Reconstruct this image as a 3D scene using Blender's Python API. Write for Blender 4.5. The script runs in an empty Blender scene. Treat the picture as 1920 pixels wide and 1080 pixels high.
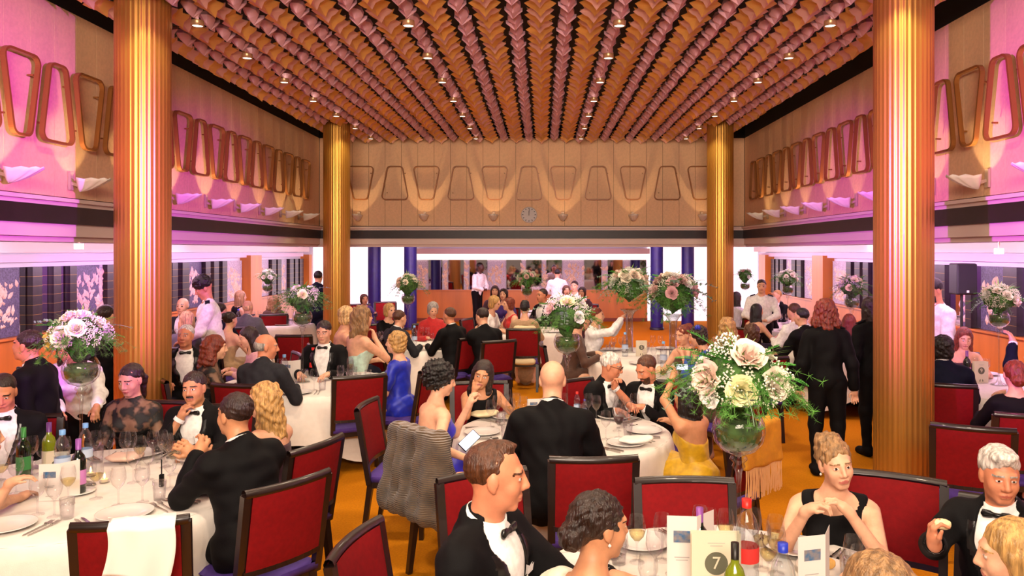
import bpy, math, random, time
import numpy as np
from mathutils import Vector, Matrix
random.seed(7); RNG = np.random.default_rng(7)
T0 = time.time()
sc = bpy.context.scene
C = sc.collection

# ---------------------------------------------------------------- camera, world, exposure
# camera at eye height 2.1 m looking along +Y; a shifted lens puts the vanishing point at (1018, 471)
F = 1450.0; CX = 1018.0; CY = 471.0; EYE = 2.1
cam = bpy.data.objects.new('camera', bpy.data.cameras.new('camera')); C.objects.link(cam)
cam.data.sensor_width = 36; cam.data.lens = 36 * F / 1920
cam.data.shift_x = (960 - CX) / 1920; cam.data.shift_y = -(540 - CY) / 1920
cam.data.clip_start = 0.05; cam.data.clip_end = 100
cam.location = (0, 0, EYE); cam.rotation_euler = (math.pi / 2, 0, 0)
sc.camera = cam
sc.view_settings.view_transform = 'Standard'; sc.view_settings.look = 'None'
sc.view_settings.gamma = 1; sc.view_settings.use_curve_mapping = False
sc.view_settings.exposure = -0.28
w = bpy.data.worlds.new('world'); sc.world = w; w.use_nodes = True
w.node_tree.nodes['Background'].inputs[0].default_value = (1.0, 0.68, 0.50, 1)
w.node_tree.nodes['Background'].inputs[1].default_value = 0.30
cy = sc.cycles
cy.use_denoising = True; cy.max_bounces = 5; cy.diffuse_bounces = 2; cy.glossy_bounces = 2
cy.transmission_bounces = 3; cy.transparent_max_bounces = 10
cy.caustics_reflective = False; cy.caustics_refractive = False
cy.sample_clamp_indirect = 3.0; cy.sample_clamp_direct = 12.0
cy.use_adaptive_sampling = True; cy.adaptive_threshold = 0.03

WARM = (1.0, 0.62, 0.34); MAG = (1.0, 0.16, 0.95); SOFT = (1.0, 0.78, 0.62)
def light(kind, loc, energy, col, aim=None, size=0.2, size_y=None, angle=60, blend=0.6):
    d = bpy.data.lights.new(kind.lower() + '_light', kind); d.energy = energy; d.color = col
    if kind == 'AREA':
        d.size = size
        if size_y: d.shape = 'RECTANGLE'; d.size_y = size_y
    elif kind == 'SPOT':
        d.spot_size = math.radians(angle); d.spot_blend = blend; d.shadow_soft_size = size
    else: d.shadow_soft_size = size
    o = bpy.data.objects.new(d.name, d); C.objects.link(o); o.location = loc
    if aim is not None:
        o.rotation_euler = (Vector(aim) - Vector(loc)).to_track_quat('-Z', 'Y').to_euler()
    return o
# warm downlights of the hall
for _x in (-2.0, -.2, 1.6):
    for _y in (2.2, 5.6, 9.2, 12.8):
        light('SPOT', (_x, _y, 4.22), 300, (1.0, .80, .58), aim=(_x, _y, 0), size=.12, angle=140, blend=1)
# narrow spots on the gold columns
for _x, _y in ((-3.64, 7.04), (3.03, 6.50), (-3.70, 13.9), (3.18, 13.9)):
    light('SPOT', (_x * .86, _y - .75, 4.28), 90, (1, .78, .42), aim=(_x, _y, 3.3), size=.05, angle=60, blend=.6)
# magenta floods on stands either side of the camera, above the heads, crossing to the opposite walls
PUR = (.72, .08, 1.0)
light('SPOT', (3.9, -.3, 3.0), 9500, PUR, aim=(-4.6, 6.4, 2.62), size=.08, angle=25, blend=1)
light('SPOT', (-4.3, -.3, 3.0), 9500, PUR, aim=(4.15, 6.4, 2.62), size=.08, angle=25, blend=1)
light('SPOT', (3.9, -.1, 2.5), 9000, PUR, aim=(-4.6, 10.5, 2.5), size=.08, angle=16, blend=1)
light('SPOT', (-4.3, -.1, 2.5), 9000, PUR, aim=(4.15, 10.5, 2.5), size=.08, angle=16, blend=1)
# added area lights behind the soffit edge brighten the outer walls
for _y in (2.5, 6, 9.5, 13, 16.5, 20):
    light('AREA', (-4.95, _y, 2.10), 62, (1, .66, .96), aim=(-7.17, _y, 1.95), size=3.2, size_y=.16)
    light('AREA', (4.50, _y, 2.10), 62, (1, .66, .96), aim=(6.5, _y, 1.95), size=3.2, size_y=.16)
for _x in (-2.6, 2):
    light('AREA', (_x, 16.4, 2.12), 130, (1, .64, .88), aim=(_x, 23, 1.9), size=4.2, size_y=.16)
for _y in (4, 9, 14):
    light('AREA', (-5.9, _y, 2.18), 50, (1, .58, .97), aim=(-6.1, _y, 0), size=1.6, size_y=3.0)
    light('AREA', (5.35, _y, 2.18), 50, (1, .58, .97), aim=(5.5, _y, 0), size=1.6, size_y=3.0)
light('AREA', (-.3, 20, 2.18), 150, (1, .58, .92), aim=(-.3, 20.3, 0), size=7, size_y=3)
# added warm fill light behind the camera, thrown along the hanging ceiling
o = light('AREA', (-.3, -2.2, 3.7), 480, (1, .80, .64), aim=(-.3, 12, 4.3), size=3.5, size_y=1.2); o.data.spread = math.radians(110)
light('SPOT', (3.5, 4.6, 4.2), 260, (1, .18, .42), aim=(3.55, 6.0, 0), size=.1, angle=28, blend=.8)


# ---------------------------------------------------------------- helpers
def XY(px, s): return ((px - CX) / s, F / s)
def XYZ(px, py, s): return ((px - CX) / s, F / s, EYE - (py - CY) / s)

MATS = {}
def lin(c):
    if isinstance(c, str):
        c = [int(c[i:i + 2], 16) / 255 for i in (0, 2, 4)]
        return tuple(x / 12.92 if x <= 0.04045 else ((x + 0.055) / 1.055) ** 2.4 for x in c)
    return tuple(c[:3])
def mat(name, col=(.5, .5, .5), rough=.6, metal=0, noise=0, nscale=20, bump=0, bscale=60, stretch=(1, 1, 1), emit=0, ecol=None,
        col2=None, spec=None, sheen=0, coat=0, wave=None):
    if name in MATS: return MATS[name]
    m = bpy.data.materials.new(name); m.use_nodes = True; MATS[name] = m
    nt = m.node_tree; N = nt.nodes; L = nt.links; b = N['Principled BSDF']
    c = lin(col); b.inputs['Base Color'].default_value = (*c, 1)
    b.inputs['Roughness'].default_value = rough; b.inputs['Metallic'].default_value = metal
    if spec is not None: b.inputs['Specular IOR Level'].default_value = spec
    if sheen: b.inputs['Sheen Weight'].default_value = sheen
    if coat: b.inputs['Coat Weight'].default_value = coat
    tc = N.new('ShaderNodeTexCoord'); mp = N.new('ShaderNodeMapping'); mp.inputs['Scale'].default_value = stretch
    L.new(tc.outputs['Object'], mp.inputs['Vector'])
    if noise or col2:
        n = N.new('ShaderNodeTexNoise'); n.inputs['Scale'].default_value = nscale; n.inputs['Detail'].default_value = 4
        L.new(mp.outputs[0], n.inputs['Vector'])
        mx = N.new('ShaderNodeMix'); mx.data_type = 'RGBA'
        r = N.new('ShaderNodeMapRange'); r.inputs[1].default_value = .35; r.inputs[2].default_value = .65
        L.new(n.outputs['Fac'], r.inputs[0]); L.new(r.outputs[0], mx.inputs[0])
        c2 = lin(col2) if col2 else tuple(min(1, x * (1 + noise)) for x in c)
        c1 = c if col2 else tuple(x * (1 - noise) for x in c)
        mx.inputs[6].default_value = (*c1, 1); mx.inputs[7].default_value = (*c2, 1)
        L.new(mx.outputs[2], b.inputs['Base Color'])
    if bump:
        if wave:
            n = N.new('ShaderNodeTexWave'); n.inputs['Scale'].default_value = bscale; n.bands_direction = wave
            n.inputs['Distortion'].default_value = 1.2
        else:
            n = N.new('ShaderNodeTexNoise'); n.inputs['Scale'].default_value = bscale; n.inputs['Detail'].default_value = 3
        L.new(mp.outputs[0], n.inputs['Vector'])
        bp = N.new('ShaderNodeBump'); bp.inputs['Strength'].default_value = bump; bp.inputs['Distance'].default_value = .01
        L.new(n.outputs[0], bp.inputs['Height']); L.new(bp.outputs[0], b.inputs['Normal'])
    if emit:
        b.inputs['Emission Color'].default_value = (*(lin(ecol) if ecol else c), 1); b.inputs['Emission Strength'].default_value = emit
    return m
def glassmat(name, tint=(1, 1, 1), rim=.55, base=.05):
    """thin clear wall: mostly see-through, mirror-like towards its grazing edges"""
    if name in MATS: return MATS[name]
    m = bpy.data.materials.new(name); m.use_nodes = True; MATS[name] = m
    nt = m.node_tree; N = nt.nodes; L = nt.links; N.remove(N['Principled BSDF'])
    t = N.new('ShaderNodeBsdfTransparent'); t.inputs[0].default_value = (*tint, 1)
    g = N.new('ShaderNodeBsdfGlossy'); g.inputs['Roughness'].default_value = .04
    lw = N.new('ShaderNodeLayerWeight'); lw.inputs[0].default_value = .35
    mr = N.new('ShaderNodeMapRange'); mr.inputs[3].default_value = base; mr.inputs[4].default_value = rim
    mx = N.new('ShaderNodeMixShader')
    L.new(lw.outputs['Facing'], mr.inputs[0]); L.new(mr.outputs[0], mx.inputs[0]); L.new(t.outputs[0], mx.inputs[1]); L.new(g.outputs[0], mx.inputs[2])
    L.new(mx.outputs[0], N['Material Output'].inputs[0])
    return m

def tag(o, label=None, cat=None, group=None, kind=None):
    if label: o['label'] = label
    if cat: o['category'] = cat
    if group: o['group'] = group
    if kind: o['kind'] = kind
    return o
def empty(name, label, cat, loc=(0, 0, 0), rz=0, group=None):
    o = bpy.data.objects.new(name, None); C.objects.link(o); o.location = loc; o.rotation_euler = (0, 0, rz)
    o.empty_display_size = .1
    return tag(o, label, cat, group)
def mesh_obj(name, me, parent=None):
    o = bpy.data.objects.new(name, me); C.objects.link(o)
    if parent: o.parent = parent
    return o
def dup(root, loc=None, rz=None, label=None, group=None):
    r = root.copy(); C.objects.link(r)
    if loc is not None: r.location = loc
    if rz is not None: r.rotation_euler = (0, 0, rz)
    if label: r['label'] = label
    if group: r['group'] = group
    for ch in list(root.children):
        c = ch.copy(); C.objects.link(c); c.parent = r
        for g in list(ch.children):
            d = g.copy(); C.objects.link(d); d.parent = c
    return r

class MB:
    """collects shapes, then becomes ONE mesh object"""
    def __init__(s): s.v = []; s.f = []; s.m = []
    def add(s, vs, fs, mi=0):
        k = len(s.v); s.v += [tuple(v) for v in vs]; s.f += [tuple(i + k for i in f) for f in fs]; s.m += [mi] * len(fs); return s
    def box(s, c, d, rz=0, mi=0, M=None, taper=1):
        x, y, z = d[0] / 2, d[1] / 2, d[2] / 2; cs, sn = math.cos(rz), math.sin(rz); vs = []
        for (i, j, k) in ((-1,-1,-1),(1,-1,-1),(1,1,-1),(-1,1,-1),(-1,-1,1),(1,-1,1),(1,1,1),(-1,1,1)):
            t = taper if k > 0 else 1
            p = (i * x * t, j * y * t, k * z); p = (p[0] * cs - p[1] * sn, p[0] * sn + p[1] * cs, p[2])
            vs.append((p[0] + c[0], p[1] + c[1], p[2] + c[2]))
        if M is not None: vs = [tuple(M @ Vector(v)) for v in vs]
        return s.add(vs, ((0,3,2,1),(4,5,6,7),(0,1,5,4),(1,2,6,5),(2,3,7,6),(3,0,4,7)), mi)
    def bar(s, a, b, w, h=None, mi=0, w2=None):
        """rectangular bar from a to b"""
        a = Vector(a); b = Vector(b); h = h or w; d = (b - a).normalized(); k = (w2 or w) / w
        u = d.cross(Vector((0, 1, 0)) if abs(d.y) < .9 else Vector((1, 0, 0))).normalized(); n = d.cross(u)
        vs = []
        for p, q in ((a, 1), (b, k)):
            for i, j in ((-1, -1), (1, -1), (1, 1), (-1, 1)): vs.append(p + u * i * w / 2 * q + n * j * h / 2 * q)
        return s.add(vs, ((0,1,2,3),(4,7,6,5),(0,4,5,1),(1,5,6,2),(2,6,7,3),(3,7,4,0)), mi)
    def lathe(s, prof, n=20, c=(0, 0, 0), mi=0, cap=False):
        vs = []; fs = []
        for r, z in prof:
            for i in range(n):
                a = 2 * math.pi * i / n; vs.append((c[0] + r * math.cos(a), c[1] + r * math.sin(a), c[2] + z))
        for k in range(len(prof) - 1):
            for i in range(n):
                j = (i + 1) % n; fs.append((k * n + i, k * n + j, (k + 1) * n + j, (k + 1) * n + i))
        if cap: fs.append(tuple(range(n - 1, -1, -1))); fs.append(tuple((len(prof) - 1) * n + i for i in range(n)))
        return s.add(vs, fs, mi)
    def tube(s, pts, r, n=6, mi=0, closed=False):
        pts = [Vector(p) for p in pts]; vs = []; fs = []; K = len(pts); up = Vector((0, 0, 1))
        for k, p in enumerate(pts):
            a = pts[k - 1] if (k or closed) else p; b = pts[(k + 1) % K] if (k < K - 1 or closed) else p
            d = (b - a).normalized(); u = d.cross(up if abs(d.z) < .95 else Vector((1, 0, 0))).normalized(); q = u.cross(d)
            rr = r[k] if isinstance(r, (list, tuple)) else r
            for i in range(n):
                t = 2 * math.pi * i / n; vs.append(p + (u * math.cos(t) + q * math.sin(t)) * rr)
        for k in range(K if closed else K - 1):
            for i in range(n):
                j = (i + 1) % n; k2 = (k + 1) % K; fs.append((k * n + i, k * n + j, k2 * n + j, k2 * n + i))
        return s.add(vs, fs, mi)
    def grid(s, fn, nu, nv, mi=0, wrap=False):
        vs = [fn(i / nu, j / nv) for i in range(nu + 1) for j in range(nv + 1)]
        fs = [(i * (nv + 1) + j, (i + 1) * (nv + 1) + j, (i + 1) * (nv + 1) + j + 1, i * (nv + 1) + j + 1) for i in range(nu) for j in range(nv)]
        return s.add(vs, fs, mi)
    def prism(s, poly, z0, z1, mi=0):
        n = len(poly); vs = [(x, y, z0) for x, y in poly] + [(x, y, z1) for x, y in poly]
        fs = [tuple(range(n - 1, -1, -1)), tuple(range(n, 2 * n))] + [(i, (i + 1) % n, (i + 1) % n + n, i + n) for i in range(n)]
        return s.add(vs, fs, mi)
    def xform(s, M, start=0):
        for i in range(start, len(s.v)): s.v[i] = tuple(M @ Vector(s.v[i]))
        return s
    def data(s, name, mats, smooth=False):
        me = bpy.data.meshes.new(name); me.from_pydata(s.v, [], s.f)
        if not isinstance(mats, (list, tuple)): mats = [mats]
        for m in mats: me.materials.append(m)
        if len(mats) > 1: me.polygons.foreach_set('material_index', s.m)
        if smooth: me.polygons.foreach_set('use_smooth', [True] * len(s.f))
        me.update(); return me
    def build(s, name, mats, parent=None, smooth=False, bevel=0):
        o = mesh_obj(name, s.data(name, mats, smooth), parent)
        if bevel:
            b = o.modifiers.new('bevel', 'BEVEL'); b.width = bevel; b.segments = 2; b.limit_method = 'ANGLE'
        return o

# ---------------------------------------------------------------- smooth implicit bodies turned into meshes
def np3(v): return np.array(v, dtype=np.float32)
class Vol:
    def __init__(s): s.p = []
    def cone(s, a, b, ra, rb=None, k=.02, op='+', flat=None): s.p.append(('c', np3(a), np3(b), ra, ra if rb is None else rb, k, op)); return s
    def ell(s, c, r, R=None, k=.02, op='+'): s.p.append(('e', np3(c), np3(r), None if R is None else np.array(R, dtype=np.float32), 0, k, op)); return s
    def fn(s, f, op='-', k=.004): s.p.append(('f', f, None, None, 0, k, op)); return s
    def inflate(s, q):
        o = Vol()
        for t in s.p:
            if t[0] == 'c': o.p.append((t[0], t[1], t[2], t[3] + q, t[4] + q, t[5], t[6]))
            elif t[0] == 'e': o.p.append((t[0], t[1], t[2] + q, t[3], 0, t[5], t[6]))
        return o
def pdist(t, X, Y, Z):
    if t[0] == 'c':
        a, b, ra, rb = t[1], t[2], t[3], t[4]; ab = b - a; L2 = float(ab @ ab) + 1e-9
        x, y, z = X - a[0], Y - a[1], Z - a[2]
        h = np.clip((x * ab[0] + y * ab[1] + z * ab[2]) / L2, 0, 1)
        return np.sqrt((x - h * ab[0]) ** 2 + (y - h * ab[1]) ** 2 + (z - h * ab[2]) ** 2) - (ra + (rb - ra) * h)
    if t[0] == 'e':
        c, r, R = t[1], t[2], t[3]; x, y, z = X - c[0], Y - c[1], Z - c[2]
        if R is not None:
            x, y, z = (x * R[0, 0] + y * R[1, 0] + z * R[2, 0], x * R[0, 1] + y * R[1, 1] + z * R[2, 1], x * R[0, 2] + y * R[1, 2] + z * R[2, 2])
        k0 = np.sqrt((x / r[0]) ** 2 + (y / r[1]) ** 2 + (z / r[2]) ** 2) + 1e-6
        k1 = np.sqrt((x / r[0] ** 2) ** 2 + (y / r[1] ** 2) ** 2 + (z / r[2] ** 2) ** 2) + 1e-6
        return k0 * (k0 - 1) / k1
    return t[1](X, Y, Z)
def axis_coords(lo, hi, h, fine):
    out = [lo]
    while out[-1] < hi:
        c = out[-1]; st = h
        for a, b, f in fine:
            if c + h * .5 > a and c < b: st = min(st, f)
        out.append(c + st)
    return np.array(out, dtype=np.float32)
def surfnet(d, xs, ys, zs):
    s = d < 0; nx, ny, nz = d.shape; ax = (xs, ys, zs); ids = []; pts = []; quads = []
    def cid(i, j, k): return (i * (ny - 1) + j) * (nz - 1) + k
    for A in range(3):
        sl0 = [slice(None)] * 3; sl1 = [slice(None)] * 3; sl0[A] = slice(0, -1); sl1[A] = slice(1, None)
        m = s[tuple(sl0)] != s[tuple(sl1)]
        B, D = [(1, 2), (2, 0), (0, 1)][A]
        I = np.argwhere(m)
        ok = (I[:, B] > 0) & (I[:, D] > 0) & (I[:, B] < d.shape[B] - 1) & (I[:, D] < d.shape[D] - 1); I = I[ok]
        if not len(I): continue
        J = I.copy(); J[:, A] += 1
        d0 = d[I[:, 0], I[:, 1], I[:, 2]]; d1 = d[J[:, 0], J[:, 1], J[:, 2]]; t = d0 / (d0 - d1)
        P = np.stack([ax[q][I[:, q]] for q in range(3)], 1); P[:, A] += t * (ax[A][J[:, A]] - P[:, A])
        cs = []
        for ob, od in ((0, 0), (1, 0), (1, 1), (0, 1)):
            K = I.copy(); K[:, B] -= ob; K[:, D] -= od; c = cid(K[:, 0], K[:, 1], K[:, 2]); cs.append(c); ids.append(c); pts.append(P)
        q = np.stack(cs, 1); fl = d0 < 0; q[~fl] = q[~fl][:, ::-1]; quads.append(q)
    if not ids: return np.zeros((0, 3)), np.zeros((0, 4), int)
    ids = np.concatenate(ids); pts = np.concatenate(pts); u, inv = np.unique(ids, return_inverse=True)
    n = np.bincount(inv); V = np.stack([np.bincount(inv, pts[:, q]) / n for q in range(3)], 1)
    Q = np.searchsorted(u, np.concatenate(quads)); return V, Q
def polygonise(vol, h, fine=((), (), ()), wob=None, pad=.03):
    lo = np.full(3, 9.); hi = np.full(3, -9.)
    for t in vol.p:
        if t[6] != '+': continue
        if t[0] == 'c': r = max(t[3], t[4]); lo = np.minimum(lo, np.minimum(t[1], t[2]) - r); hi = np.maximum(hi, np.maximum(t[1], t[2]) + r)
        elif t[0] == 'e': r = max(t[2]) if t[3] is not None else t[2]; lo = np.minimum(lo, t[1] - r); hi = np.maximum(hi, t[1] + r)
    lo -= pad; hi += pad
    xs, ys, zs = (axis_coords(lo[i], hi[i], h, fine[i]) for i in range(3))
    D = np.full((len(xs), len(ys), len(zs)), .08, dtype=np.float32)
    for t in vol.p:
        k = t[5]
        if t[0] == 'f': sl = [slice(None)] * 3
        else:
            if t[0] == 'c': r = max(t[3], t[4]); a = np.minimum(t[1], t[2]) - r; b = np.maximum(t[1], t[2]) + r
            else: r = max(t[2]) if t[3] is not None else t[2]; a = t[1] - r; b = t[1] + r
            g = k + .03 if t[6] == '+' else k + .005
            sl = []
            for q, A in enumerate((xs, ys, zs)):
                i0 = np.searchsorted(A, a[q] - g); i1 = np.searchsorted(A, b[q] + g); sl.append(slice(max(0, i0 - 1), i1 + 1))
        sub = D[tuple(sl)]
        if sub.size == 0: continue
        e = pdist(t, xs[sl[0]][:, None, None], ys[sl[1]][None, :, None], zs[sl[2]][None, None, :])
        if t[6] == '+':
            hh = np.maximum(k - np.abs(sub - e), 0) / k; D[tuple(sl)] = np.minimum(sub, e) - hh * hh * k * .25
        elif t[6] == '-':
            e = -e; hh = np.maximum(k - np.abs(sub - e), 0) / k; D[tuple(sl)] = np.maximum(sub, e) + hh * hh * k * .25
        else: D[tuple(sl)] = np.maximum(sub, e)
    if wob: D += wob(xs[:, None, None], ys[None, :, None], zs[None, None, :]).astype(np.float32)
    return surfnet(D, xs, ys, zs)
def np_mesh(name, V, Q, mats, mi=None):
    me = bpy.data.meshes.new(name); me.vertices.add(len(V)); me.vertices.foreach_set('co', np.asarray(V, dtype=np.float32).ravel())
    me.loops.add(len(Q) * 4); me.loops.foreach_set('vertex_index', Q.astype(np.int32).ravel())
    me.polygons.add(len(Q)); me.polygons.foreach_set('loop_start', np.arange(len(Q), dtype=np.int32) * 4)
    for m in mats: me.materials.append(m)
    if mi is not None: me.polygons.foreach_set('material_index', mi.astype(np.int32))
    me.polygons.foreach_set('use_smooth', np.ones(len(Q), dtype=bool))
    me.update(calc_edges=True); return me
# ---------------------------------------------------------------- people
SKIN = {'fair': 'DCA585', 'tan': 'C08660', 'ruddy': 'CC8462', 'brown': '7A4A32', 'deep': '4A2C20'}
HAIR = {'black': '0D0908', 'dark': '24140D', 'brown': '4B2A16', 'auburn': '6E2A14', 'lightbrown': '82552C', 'blonde': 'B58B50', 'pale': 'D9B27C',
        'grey': '9A938C', 'white': 'CFC8C0', 'sandy': '8E6B45'}
CLOTH = {'black': '070608', 'navy': '0D1024', 'charcoal': '26262B', 'white': 'F0ECE8', 'ivory': 'D9CBB8', 'blue': '1527A8', 'royal': '2A22B8', 'mint': 'B9D6C6',
         'red': 'B31414', 'darkred': '6A1017', 'plum': '3A1426', 'yellow': 'C79A10', 'greygreen': '6C6A5E', 'beige': 'A98865', 'pink': 'D59AA5',
         'lightblue': '6684C4', 'grey': '5D5A64', 'magenta': 'B02A78', 'brown': '4A2E20', 'purple': '3B2070', 'cobalt': '1E3F9A'}
def skin_mat(t): return mat('skin_' + t, SKIN[t], .48, noise=.08, nscale=25, bump=.06, bscale=160, spec=.4)
def lip_mat(t): return mat('lip_' + t, {'fair': 'B5655A', 'tan': 'A3584A', 'ruddy': 'B0604F', 'brown': '5E2E28', 'deep': '3B1D1A'}[t], .4)
def hair_mat(c): return mat('hair_' + c, HAIR[c], .42, noise=.45, nscale=70, stretch=(1, 1, .10), bump=.8, bscale=150, spec=.5)
def cloth_mat(c): return mat('cloth_' + c, CLOTH[c], .75 if c not in ('blue', 'royal', 'yellow') else .45, noise=.12, nscale=30, bump=.15, bscale=300, sheen=0 if c in ('black', 'navy', 'charcoal') else .12, spec=.15 if c in ('black', 'navy', 'charcoal') else None)
def lace_mat():
    if 'lace' in MATS: return MATS['lace']
    m = mat('lace', '0A0807', .7); nt = m.node_tree; N = nt.nodes; L = nt.links; b = N['Principled BSDF']
    v = N.new('ShaderNodeTexVoronoi'); v.inputs['Scale'].default_value = 26; tc = N.new('ShaderNodeTexCoord'); n = N.new('ShaderNodeTexNoise'); n.inputs['Scale'].default_value = 14
    r = N.new('ShaderNodeMapRange'); r.inputs[1].default_value = .42; r.inputs[2].default_value = .55
    r.inputs[3].default_value = 1; r.inputs[4].default_value = .45
    L.new(tc.outputs['Object'], v.inputs['Vector']); L.new(tc.outputs['Object'], n.inputs['Vector']); L.new(n.outputs['Fac'], r.inputs[0]); L.new(r.outputs[0], b.inputs['Alpha']); return m
LOD = {'near': (.013, .0042), 'mid': (.019, .0085), 'far': (.027, .0145)}
def rotm(yaw=0, pitch=0, roll=0):
    """yaw: turn to the figure's right, pitch: nod down, roll: tilt to its right"""
    M = Matrix.Rotation(-math.radians(yaw), 3, 'Z') @ Matrix.Rotation(-math.radians(pitch), 3, 'X') @ Matrix.Rotation(math.radians(roll), 3, 'Y')
    return np.array(M)
def nrm(v): v = np.asarray(v, float); return v / (np.linalg.norm(v) + 1e-9)
def ik(S, T, l1, l2, hint):
    S = np.asarray(S, float); T = np.asarray(T, float); d = T - S; L = np.linalg.norm(d)
    if L > (l1 + l2) * .985: T = S + d / L * (l1 + l2) * .985; d = T - S; L = np.linalg.norm(d)
    L = max(L, .12); n = d / L; a = (l1 * l1 - l2 * l2 + L * L) / (2 * L); hgt = math.sqrt(max(l1 * l1 - a * a, 1e-5))
    p = np.asarray(hint, float); p = p - n * (p @ n); return S + n * a + nrm(p) * hgt, T
def wobble(amp, wl, seed):
    r = np.random.default_rng(seed); D = [(nrm(r.normal(size=3)) * 2 * math.pi / (wl * r.uniform(.7, 1.5)), r.uniform(0, 6.28)) for _ in range(5)]
    def f(X, Y, Z):
        o = 0; wx = .02 * np.sin(Z * 23 + seed) + 0 * X
        for k, ph in D: o = o + np.sin((X + wx) * k[0] + Y * k[1] + Z * k[2] + ph)
        return o * amp / 2.2
    return f
NPEOPLE = [0]
def person(label, px, py, s, face, outfit='tux', hair=('short', 'dark'), sex='m', tone='fair', lean=8, look=(0, 0, 0), hands=('table', 'table'),
           standing=False, lod=None, group=None, col=None, col2=None, zoff=0, twist=0, side=0, scale=None, headz=None, extras=(), elbow=None, beard=None):
    NPEOPLE[0] += 1; seed = NPEOPLE[0] * 17
    lod = lod or ('near' if s > 255 else 'mid' if s > 145 else 'far'); h, hf = LOD[lod]
    HX, HY, HZ = XYZ(px, py, s)
    if headz: HZ = headz
    fem = sex == 'f'; th = math.radians(lean); sd = math.radians(side)
    pz = .93 if standing else .555
    # spine length fitted so that the head comes out where the photograph has it
    u = nrm((math.sin(sd), math.sin(th), math.cos(th) * math.cos(sd)))
    full = HZ - pz; k = full / (.70 * max(u[2], .5)) if not standing else HZ / 1.64
    k = min(max(k, .80), 1.13) if not standing else min(max(k, .86), 1.12)
    if scale: k = scale
    pz = pz * (k if standing else 1)
    if not standing: pz = max(.50, HZ - .70 * k * u[2])
    P = np.array([0, 0, pz]); tw = rotm(twist)
    r = nrm(np.cross(u * -1, (0, 1, 0))); r = nrm(np.cross((0, 1, 0), u)); f = np.cross(u, r)
    r, f = tw @ r, tw @ f
    f = nrm(f - u * (f @ u)); r = nrm(np.cross(f, u))
    R = np.stack([r, f, u], 1)
    def B(x, y, z): return P + (r * x + f * y + u * z) * k
    nb = B(0, -.01, .50)                     # neck base
    hc = nb + (u * .118 + np.array([0, .032, .070])) * k      # head centre
    HR = rotm(look[0] + twist, look[1], look[2]); hk = k * (.96 if fem else 1.02)
    hk = min(max(hk, .93), 1.06)
    def Hd(x, y, z): return hc + HR @ (np.array([x, y, z]) * hk)
    sw = .165 if fem else .195
    if fem: shp = dict(hip=(.165, .115, .12), waist=(.125, .092, .12), rib=(.142, .105, .13), chest=(.150, .098, .10), neck=.047, arm=(.047, .037, .026))
    else: shp = dict(hip=(.165, .125, .12), waist=(.155, .120, .13), rib=(.168, .125, .14), chest=(.182, .115, .11), neck=.058, arm=(.058, .045, .032))
    T = Vol()                                 # trunk
    def te(c, rr, kk=.06): T.ell(B(*c), tuple(q * k for q in rr), R, k=kk)
    te((0, 0, .02), shp['hip']); te((0, 0, .17), shp['waist']); te((0, .005, .30), shp['rib']); te((0, 0, .40), shp['chest'])
    T.cone(B(-sw * .72, -.01, .452), B(sw * .72, -.01, .452), .055 * k, .055 * k, k=.05)
    T.cone(B(0, -.015, .44), B(0, -.015, .52), .085 * k, .055 * k, k=.05)
    if fem:
        te((-.068, .085, .335), (.058, .05, .058), .03); te((.068, .085, .335), (.058, .05, .058), .03)
    # arms
    A = Vol(); ends = []; l1, l2 = .285 * k, .255 * k
    for sg, hs in ((-1, hands[0]), (1, hands[1])):
        S = B(sg * sw, -.005, .435); curl = .55; hd = None; hint = np.array([sg * .55, -.35, -.8]); pn = None
        if isinstance(hs, dict):
            if 'w' in hs:
                q_ = np.array(XYZ(*hs['w'])); p_ = math.radians(face); c_, s_2 = math.cos(p_), math.sin(p_)
                dx_, dy_ = q_[0] - HX, q_[1] - HY; tg = np.array([hc[0] + dx_ * c_ - dy_ * s_2, hc[1] + dx_ * s_2 + dy_ * c_, q_[2] - (0 if standing else HZ - hc[2])])
            else: tg = np.array(hs['t'], float)
            hd = hs.get('d'); curl = hs.get('curl', .55); hint = np.array(hs.get('hint', hint), float); pn = hs.get('n')
        elif hs == 'table': tg = np.array([sg * .15, .40, .80]); hd = (-sg * .45, .85, -.12)
        elif hs == 'front': tg = np.array([sg * .06, .36, .84]); hd = (-sg * .8, .55, .05)
        elif hs == 'lap': tg = np.array([sg * .09, .27, .66]); hd = (-sg * .3, .9, -.3)
        elif hs == 'chin': tg = hc + np.array([sg * .05, .10, -.21]) * k; hd = (-sg * .3, -.05, .95); curl = .9; hint = np.array([sg * .35, .55, -.9])
        elif hs == 'cheek': tg = hc + np.array([sg * .085, .07, -.15]) * k; hd = (-sg * .1, -.1, 1); curl = .3; hint = np.array([sg * .3, .6, -.9])
        elif hs == 'side': tg = np.array([sg * .26, .03, .80 * k]); hd = (0, .1, -1); curl = .35; hint = np.array([sg * .3, -.9, 0])
        elif hs == 'back': tg = np.array([sg * .06, -.17, .95 * k]); hd = (-sg * .8, 0, -.3); hint = np.array([sg * .8, -.6, 0])
        elif hs == 'belly': tg = np.array([sg * .08, .25, 1.02 * k]); hd = (-sg * .8, .3, 0); hint = np.array([sg * .9, -.3, -.4])
        else: tg = np.array(hs, float)
        if hs in ('table', 'front', 'lap') and not standing: pass
        E, W = ik(S, tg, l1, l2, hint); ra = [q * k for q in shp['arm']]
        A.cone(S, E, ra[0], ra[1], k=.035); A.cone(E, W, ra[1] * .97, ra[2] * .86, k=.02)
        if hd is None: hd = nrm(W - E)
        hd = nrm(hd); 
        n = nrm(pn) if pn is not None else nrm(np.cross(hd, (1, 0, 0)) if abs(hd[2]) > .7 else np.array([0, 0, -1.]))
        if hs in ('chin', 'cheek'): n = np.array([-sg * .6, -.8, 0])
        n = nrm(n - hd * (n @ hd)); side_ = np.cross(hd, n)
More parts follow.
